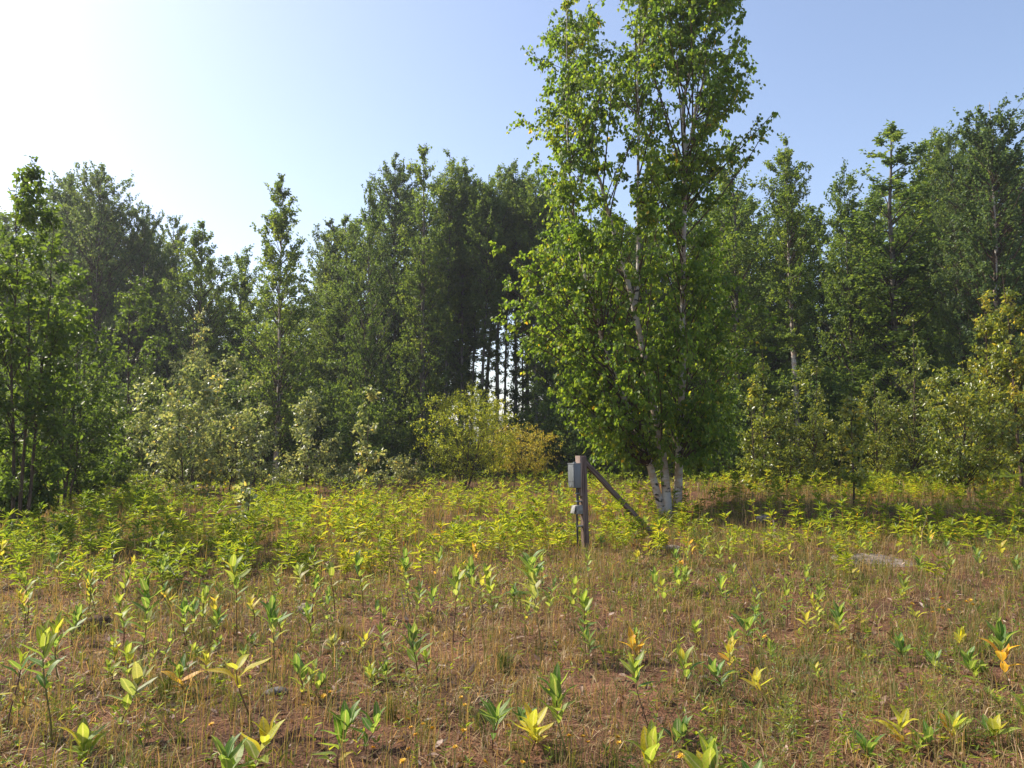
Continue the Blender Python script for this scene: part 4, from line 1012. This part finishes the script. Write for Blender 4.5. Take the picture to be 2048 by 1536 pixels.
# goldenrods in bloom
YEL, ynt, yout = new_mat("yellow_petal")
pr = ynt.nodes.new("ShaderNodeBsdfPrincipled"); nz = ynt.nodes.new("ShaderNodeTexNoise"); nz.inputs["Scale"].default_value = 60
rp = ramp_node(ynt, [(.3, (.55, .30, .01)), (.7, (.80, .48, .02))]); ynt.links.new(nz.outputs[0], rp.inputs[0]); ynt.links.new(rp.outputs[0], pr.inputs["Base Color"])
pr.inputs["Roughness"].default_value = .6; ynt.links.new(pr.outputs[0], yout.inputs[0])
def plume(seed):
    r = np.random.default_rng(seed); n = 90
    a = r.uniform(0, 6.28, n); t = r.uniform(0, 1, n); rad = .055 * (1 - t) + .01
    P = np.stack([np.cos(a) * rad + .05 * t ** 2, np.sin(a) * rad, .13 * t - .01], -1)
    V_, F_, k = leaves_np(P, nrm(r.normal(0, 1, (n, 3))), r.normal(0, 1, (n, 3)), .016, .012, 0, .2, 'di')
    return mesh_np("goldenrod_plume", V_, [F_], [YEL])
for i, (uu, vt, vb, lab) in enumerate([
    (198, 1098, 1178, "orange-yellow blooming goldenrod at left behind the yellow-topped milkweed"),
    (150, 1095, 1160, "blooming goldenrod with a small pale plume right of the bright green left milkweed"),
    (1912, 975, 1045, "tall goldenrod with an arching yellow plume in front of the spreading yellowing sapling"),
    (1880, 985, 1062, "tall goldenrod whose yellow tip stands left of the arching-plumed one"),
    (1122, 945, 1002, "blooming goldenrod just left of the grey meter box"),
    (720, 975, 1040, "yellow-tipped goldenrod in front of the sparse thin sapling"),
]):
    b = ground_at(uu, vb); H = at_depth(uu, vt, b[1])[2] - b[2] - .1
    st, (Vl, Fl, T) = goldenrod(990 + i, 34, H, leaf=.10)
    o = link("blooming_goldenrod", mesh_np("stem", st[0], [st[1]], [M_STALK]), loc=tuple(b))
    tag(o, lab, "goldenrod", "goldenrods in bloom")
    link("foliage", mesh_np("foliage", Vl, [Fl], [M_GOLD], tint=T), o)
    link("plume", plume(i), o, (0, 0, H))

# ------------------------------------------------------------------ hawkweed flowers
def flower_head(seed):
    r = np.random.default_rng(seed); n = 26
    a = np.arange(n) * 2.399; e = np.radians(r.uniform(5, 55, n))
    A = np.stack([np.cos(a) * np.cos(e), np.sin(a) * np.cos(e), np.sin(e)], -1)
    P = np.zeros((n, 3))
    V_, F_, k = leaves_np(P, A, np.tile([0, 0, 1.], (n, 1)), r.uniform(.012, .017, n), .006, .2, .2, 'ov')
    return mesh_np("flower_head", V_, [F_], [YEL])
HEADS = [flower_head(i) for i in range(4)]
FS = []
for i in range(4):
    r = np.random.default_rng(60 + i); f = np.linspace(0, 1, 5)
    P = np.stack([.03 * r.normal() * f * (1 - f), .03 * r.normal() * f * (1 - f), f * 1.0], -1); P[0, 2] = -.05
    Vt, Ft = tubes_np(P[None], (.0018 + 0 * f)[None], 4); FS.append(mesh_np("flower_stem", Vt, [Ft], [M_STEM_GREEN]))
A1 = "small yellow flower in the loose patch at the bottom centre"
A2 = "small yellow flower in the sprinkle along the bottom between two slanting milkweeds"
A3 = "small yellow flower in the cluster below the slab on the right"
FLOW = [(922, 1399, "yellow flower above a second one in the middle of the centre foreground"), (929, 1415, "yellow flower just under the other in the middle of the centre foreground"),
        (846, 1452, A1), (821, 1459, A1), (864, 1463, A1), (831, 1474, A1), (815, 1442, A1), (816, 1504, A1), (745, 1502, "yellow flower beside the narrow upright milkweed at the bottom"),
        (910, 1501, "large yellow flower alone at the bottom centre"), (1016, 1456, "yellow flower left of the ragged spotted yellow milkweed"), (1139, 1478, A2), (1166, 1478, A2), (1236, 1479, A2), (1239, 1491, A2), (1176, 1489, A2),
        (805, 1530, "yellow flower at the bottom edge under the loose patch"), (970, 1530, "yellow flower cut by the bottom edge below the blue-green milkweed"), (1045, 1530, "yellow flower at the bottom edge below the ragged yellow milkweed"),
        (660, 1388, "yellow flower upper of two right of the dark flat stone"), (646, 1397, "yellow flower lower of two right of the dark flat stone"), (607, 1414, "yellow flower alone below the milkweed right of the golden one"), (343, 1425, "yellow flower right of the bushy pale milkweed"),
        (421, 1453, "yellow flower between the bushy pale milkweed and the bottom pair"), (277, 1466, "yellow flower in front of the bushy pale milkweed"), (927, 1467, "pale yellow flower above the large one at the bottom centre"),
        (1531, 1276, "yellow flower right of the milkweed with three broad leaves"), (1642, 1202, "tiny yellow flower on a thin stem in the right middle"), (1867, 1200, A3), (1883, 1197, A3), (1826, 1209, A3), (1934, 1205, A3), (1943, 1202, A3), (1948, 1211, A3), (1867, 1226, A3), (1886, 1218, A3), (1900, 1222, A3),
        (1363, 1518, "yellow flower at the bottom edge left of the largest milkweed")]
for i, (uu, vv, lab) in enumerate(FLOW):
    rng2 = np.random.default_rng(3000 + i)
    hh = rng2.uniform(.14, .22)
    b = ground_at(uu, vv + 60)
    for _ in range(4):
        b = ground_at(uu, vv + hh * FPX / b[1])
    root = tag(link("yellow_flower", None, loc=tuple(b)), lab, "flower", "small yellow flowers"); root.empty_display_size = .05
    s = link("stem", FS[i % 4], root); s.scale = (1, 1, hh)
    h = link("flower_head", HEADS[i % 4], root, (0, 0, hh)); h.rotation_euler = (rng2.normal(.25, .25), rng2.normal(0, .25), rng2.uniform(0, 6))
    k = rng2.uniform(.9, 1.25) * (1.3 if vv < 1300 else 1); h.scale = (k, k, k)

# spindly pale weeds with feathery heads
def horseweed(u_, vt, vb, lab, seed):
    b = ground_at(u_, vb); H = at_depth(u_, vt, b[1])[2] - b[2]; r = np.random.default_rng(seed)
    root = tag(link("spindly_weed", None, loc=tuple(b)), lab, "weed", "spindly pale weeds"); root.empty_display_size = .1
    f = np.linspace(0, 1, 6); P = np.stack([.04 * r.normal() * f ** 2, .04 * r.normal() * f ** 2, H * f], -1); P[0, 2] = -.03
    Vt, Ft = tubes_np(P[None], (.003 * (1 - .6 * f))[None], 5); link("stem", mesh_np("weed_stem", Vt, [Ft], [M_STEM_GREEN]), root)
    n = 260; z = r.uniform(.12, 1, n); pos = np.stack([np.interp(z, f, P[:, c]) for c in range(3)], -1)
    an = r.uniform(0, 6.28, n); rad = r.uniform(0, 1, n) * (.09 * np.sin(np.pi * z ** 1.2) + .01)
    pos += np.stack([np.cos(an) * rad, np.sin(an) * rad, rad * .8], -1)
    A = nrm(np.stack([np.cos(an), np.sin(an), r.normal(.7, .5, n)], -1))
    V_, F_, k = leaves_np(pos, A, np.tile([0, 0, 1.], (n, 1)) + r.normal(0, .3, (n, 3)), r.uniform(.012, .034, n), .006, .2, .2, 'ov')
    link("foliage", mesh_np("weed_foliage", V_, [F_], [M_FERN], tint=np.repeat(np.clip(r.normal(.62, .2, n), 0, 1), k)), root)
for i, (a_, t_, v_, l_) in enumerate([(1562, 1288, 1452, "tall spindly pale-green weed with feathery head, below the two-leaved yellowish milkweed"), (1728, 1302, 1430, "spindly pale weed under the brown withered milkweed"),
                                  (1716, 1370, 1490, "nearer spindly pale weed in the right foreground"), (1560, 1400, 1530, "low feathery weed nearest the bottom edge on the right"), (820, 1345, 1440, "feathery pale weed just left of the yellow flower pair"), (1890, 1330, 1440, "feathery weed between two slim milkweeds on the right")]):
    horseweed(a_, t_, v_, l_, 4000 + i)

# ------------------------------------------------------------------ ferns
def fern(name, u_, vb, H, nfr, lab, tint, fl=.30, mat=None):
    b = ground_at(u_, vb); r = np.random.default_rng(int(u_ + vb))
    root = tag(link(name, None, loc=tuple(b)), lab, "fern", "bracken ferns in the field"); root.empty_display_size = .1
    Vt, Ft = tubes_np(np.array([[(0, 0, -.03), (.005, 0, H * .5), (.0, .01, H)]]), np.array([[.004, .0035, .003]]), 5)
    link("stem", mesh_np("fern_stem", Vt, [Ft], [M_STALK]), root)
    for j in range(nfr):
        a = j * 2 * math.pi / nfr + r.normal(0, .3); n = 15
        t = np.linspace(.05, 1, n); el = math.radians(r.uniform(8, 35))
        dx, dy = math.cos(a), math.sin(a)
        C = np.stack([dx * t * fl, dy * t * fl, H + math.sin(el) * t * fl - .10 * t ** 2], -1)
        P, A, L = [], [], []
        for s in (-1, 1):
            P.append(C); sd = np.array([-dy * s, dx * s, -.15]); A.append(np.tile(sd * .9 + np.array([dx, dy, 0]) * .35, (n, 1))); L.append(fl * .42 * (1 - t) ** .8 + .012)
        V1, F1, k = leaves_np(np.concatenate(P), np.concatenate(A), np.tile([0, 0, 1.], (2 * n, 1)), np.concatenate(L), .022, .15, .1, 'ov')
        V2, F2 = tubes_np(C[None], np.full((1, n), .0016), 3)
        Vm, Fm = merge([(V1, F1), (V2, F2)])
        link("frond", mesh_np("fern_frond", Vm, Fm, [mat or M_FERN], tint=np.clip(np.full(len(Vm), tint) + r.normal(0, .12), 0, 1)), root)
fern("bracken_fern", 1040, 1236, .24, 3, "little bracken fern with a blue-green and a yellow frond, left of the big central milkweed", .5, .2)
fern("dead_fern", 1762, 985, .55, 3, "orange-brown dead bracken frond in front of the olive saplings", .5, .5, M_RUSSET)
for j, (uf, vf, hh) in enumerate([(1700, 985, .55), (1800, 985, .6), (1835, 975, .7), (1870, 990, .6), (1905, 985, .65), (1960, 995, .6), (1740, 995, .5), (2020, 1000, .6), (1660, 985, .5)]):
    fern("bracken_fern", uf, vf, hh, 5, "green bracken fern in the bed under the olive right-hand saplings", .35 + .05 * (j % 4), .5)

# ------------------------------------------------------------------ grass, stalks and litter
def blades(x, y, h, w, lean, tint, curve=.4, flat=0.0):
    n = len(x); z = height(x, y)
    a = rng.uniform(0, 6.28, n); d = np.stack([np.cos(a), np.sin(a), np.zeros(n)], -1)
    ln = np.abs(rng.normal(0, lean, n)) + flat
    upv = np.stack([np.zeros(n), np.zeros(n), np.ones(n)], -1)
    b = np.stack([x, y, z - .008], -1)
    m = b + d * (h * ln * .4)[:, None] + upv * (h * .55 / (1 + flat))[:, None]
    t = b + d * (h * (ln + curve * rng.uniform(0, 1, n)))[:, None] + upv * (h * rng.uniform(.75, 1, n) / (1 + 2 * flat))[:, None]
    c = rng.uniform(0, 6.28, n); s = np.stack([np.cos(c), np.sin(c), np.zeros(n)], -1) * (w / 2)[:, None]
    V_ = np.stack([b - s, b + s, m + s * .8, m - s * .8, t], 1).reshape(-1, 3)
    i = (np.arange(n) * 5)[:, None]
    return V_, [i + np.array([0, 1, 2, 3]), i + np.array([3, 2, 4])], np.repeat(tint, 5)
def stuff(name, arr, mat):
    V_, F_, T_ = arr
    tag(link(name, mesh_np(name, V_, F_, [mat], tint=T_)), kind="stuff")
def bare_mask(x, y):
    return sstep(.40, .62, vnoise(x * .8 + 4, y * .8, 41) * .65 + vnoise(x * 2.3, y * 2.3, 43) * .35)
def tufts(nc, per, y0, y1, rad, prob, power=1.25):
    """blades gathered in small tufts"""
    x, y = scatter(nc, y0, y1, power=power); k = rng.uniform(0, 1, nc) < prob(x, y); x, y = x[k], y[k]
    m = rng.integers(max(per // 3, 1), per * 2, len(x)); x, y = np.repeat(x, m), np.repeat(y, m)
    return x + rng.normal(0, rad, len(x)), y + rng.normal(0, rad, len(x))
# thatch: short curled dry blades
x, y = tufts(10500, 8, 2.6, 16, .045, lambda x, y: .30 + .70 * bare_mask(x, y)); n = len(x)
stuff("dry_grass", blades(x, y, rng.uniform(.05, .20, n), rng.uniform(.003, .0065, n) * (.6 + y / 9), .5, np.clip(rng.normal(.66, .19, n) - .28 * (vnoise(x * 1.2, y * 1.2, 47) > .58), 0, 1), .8, .25), M_GRASS)
# upright brown stalks
x, y = tufts(11000, 5, 2.8, 20, .06, lambda x, y: .2 + .8 * vnoise(x * .9, y * .9, 51), 1.2); n = len(x)
stuff("dry_stalks", blades(x, y, rng.uniform(.12, .38, n), rng.uniform(.0024, .005, n) * (.6 + y / 9), .26, np.clip(rng.normal(.58, .14, n), 0, 1), .2), M_GRASS)
# taller dead stalks standing among the weeds
x, y = tufts(900, 3, 9, 24, .06, lambda x, y: sstep(.3, .7, vnoise(x * .6, y * .6, 57)), 1.0); n = len(x)
stuff("dead_weed_stalks", blades(x, y, rng.uniform(.30, .72, n), rng.uniform(.004, .007, n) * (.6 + y / 12), .12, np.clip(rng.normal(.62, .12, n), 0, 1), .12), M_GRASS)
# green fine grass in patches
x, y = tufts(9000, 10, 2.6, 18, .03, lambda x, y: sstep(.42, .75, vnoise(x * 1.1, y * 1.1, 61)) * .7 + .15); n = len(x)
stuff("green_grass", blades(x, y, rng.uniform(.06, .20, n), rng.uniform(.0028, .005, n) * (.6 + y / 9), .35, np.clip(rng.normal(.28, .12, n), 0, .6), .5), M_GRASS)
# grass further back
x, y = scatter(22000, 14, 42); n = len(x)
stuff("far_grass", blades(x, y, rng.uniform(.15, .45, n), rng.uniform(.010, .022, n), .3, np.clip(rng.normal(.40, .16, n), 0, 1), .4), M_GRASS)
# dead leaves on the soil
x, y = scatter(46000, 2.6, 16, power=1.25); k = rng.uniform(0, 1, len(x)) < bare_mask(x * 1.3, y * 1.3) * .8 + .2; x, y = x[k], y[k]; n = len(x)
stuff("matted_straw", blades(x, y, rng.uniform(.05, .16, n), rng.uniform(.004, .008, n) * (.6 + y / 9), .5, np.clip(rng.normal(.74, .17, n), 0, 1), .5, 1.4), M_GRASS)
x, y = scatter(22000, 2.6, 14, power=1.2); k = rng.uniform(0, 1, len(x)) < .25 + .75 * vnoise(x * 1.6, y * 1.6, 71); x, y = x[k], y[k]; n = len(x)
P = np.stack([x, y, height(x, y) + rng.uniform(.004, .03, n)], -1)
A = nrm(np.stack([rng.normal(0, 1, n), rng.normal(0, 1, n), rng.normal(0, .35, n)], -1)); N = np.stack([rng.normal(0, .4, n), rng.normal(0, .4, n), np.ones(n)], -1)
L = rng.uniform(.02, .085, n); V_, F_, kk = leaves_np(P, A, N, L, L * rng.uniform(.2, .5, n), rng.normal(.2, .4, n), .5, 'ov')
stuff("leaf_litter", (V_, [F_], np.repeat(np.clip(rng.normal(.48, .26, n), 0, 1), kk)), M_LITTER)
# small green weeds close to the soil
x, y = scatter(8500, 2.8, 14, power=1.2); k = rng.uniform(0, 1, len(x)) < .22 + .7 * sstep(.4, .62, vnoise(x * .7, y * .7, 81)); x, y = x[k], y[k]; n = len(x); m = 7
a = rng.uniform(0, 6.28, (n, m)); e = rng.uniform(.2, 1.1, (n, m))
A = np.stack([np.cos(a) * np.cos(e), np.sin(a) * np.cos(e), np.sin(e)], -1).reshape(-1, 3)
P = np.repeat(np.stack([x, y, height(x, y)], -1), m, 0) + np.array([0, 0, 1]) * rng.uniform(0, .10, n * m)[:, None]
L = rng.uniform(.025, .06, n * m); V_, F_, kk = leaves_np(P, A, np.tile([0, 0, 1.], (n * m, 1)) + A * .1, L, L * .3, .3, .25, 'ov')
stuff("low_weeds", (V_, [F_], np.repeat(np.clip(rng.normal(.35, .2, n * m), 0, .95), kk)), M_GOLD)
# separate grass tufts
for uu, vv, hh, nn, tn, lab in [(1006, 1345, .20, 150, .08, "dense dark green grass tuft alone in the centre foreground"), (686, 1275, .17, 110, .30, "olive grass tuft below the sparse wide-spread milkweed"),
                            (857, 1252, .16, 90, .18, "green grass tuft at the foot of the short dark milkweed"), (330, 1400, .22, 120, .2, "loose green grass tuft right of the bushy pale milkweed"), (1395, 1195, .20, 90, .2, "green grass tuft left of the deep green milkweed"),
                            (1715, 1195, .18, 100, .15, "dark green grass tuft in front of the slab"), (780, 1440, .20, 90, .38, "wispy yellow-green grass tuft above the loose flower patch")]:
    b = ground_at(uu, vv); r0 = np.abs(rng.normal(0, .035, nn)); a = rng.uniform(0, 6.28, nn)
    V_, F_, T_ = blades(b[0] + np.cos(a) * r0, b[1] + np.sin(a) * r0, rng.uniform(.6, 1.1, nn) * hh, np.full(nn, .0045), .28, np.clip(rng.normal(tn, .06, nn), 0, 1), .4)
    o = link("grass_tuft", mesh_np("grass_tuft", V_ - b, F_, [M_GRASS], tint=T_), loc=tuple(b)); tag(o, lab, "grass tuft", "grass tufts in the foreground")

# ------------------------------------------------------------------ thin summer haze
HZ, hnt, hout = new_mat("haze_air")
pv = hnt.nodes.new("ShaderNodeVolumePrincipled"); pv.inputs["Color"].default_value = (.86, .92, 1.0, 1)
pv.inputs["Density"].default_value = .0006; pv.inputs["Anisotropy"].default_value = .45
hnt.links.new(pv.outputs[0], hout.inputs["Volume"])
V_, F_ = box_np((-3600, -900, -2.2), (3600, 3700, 26))
tag(link("haze", mesh_np("haze", V_, [F_], [HZ])), kind="stuff")
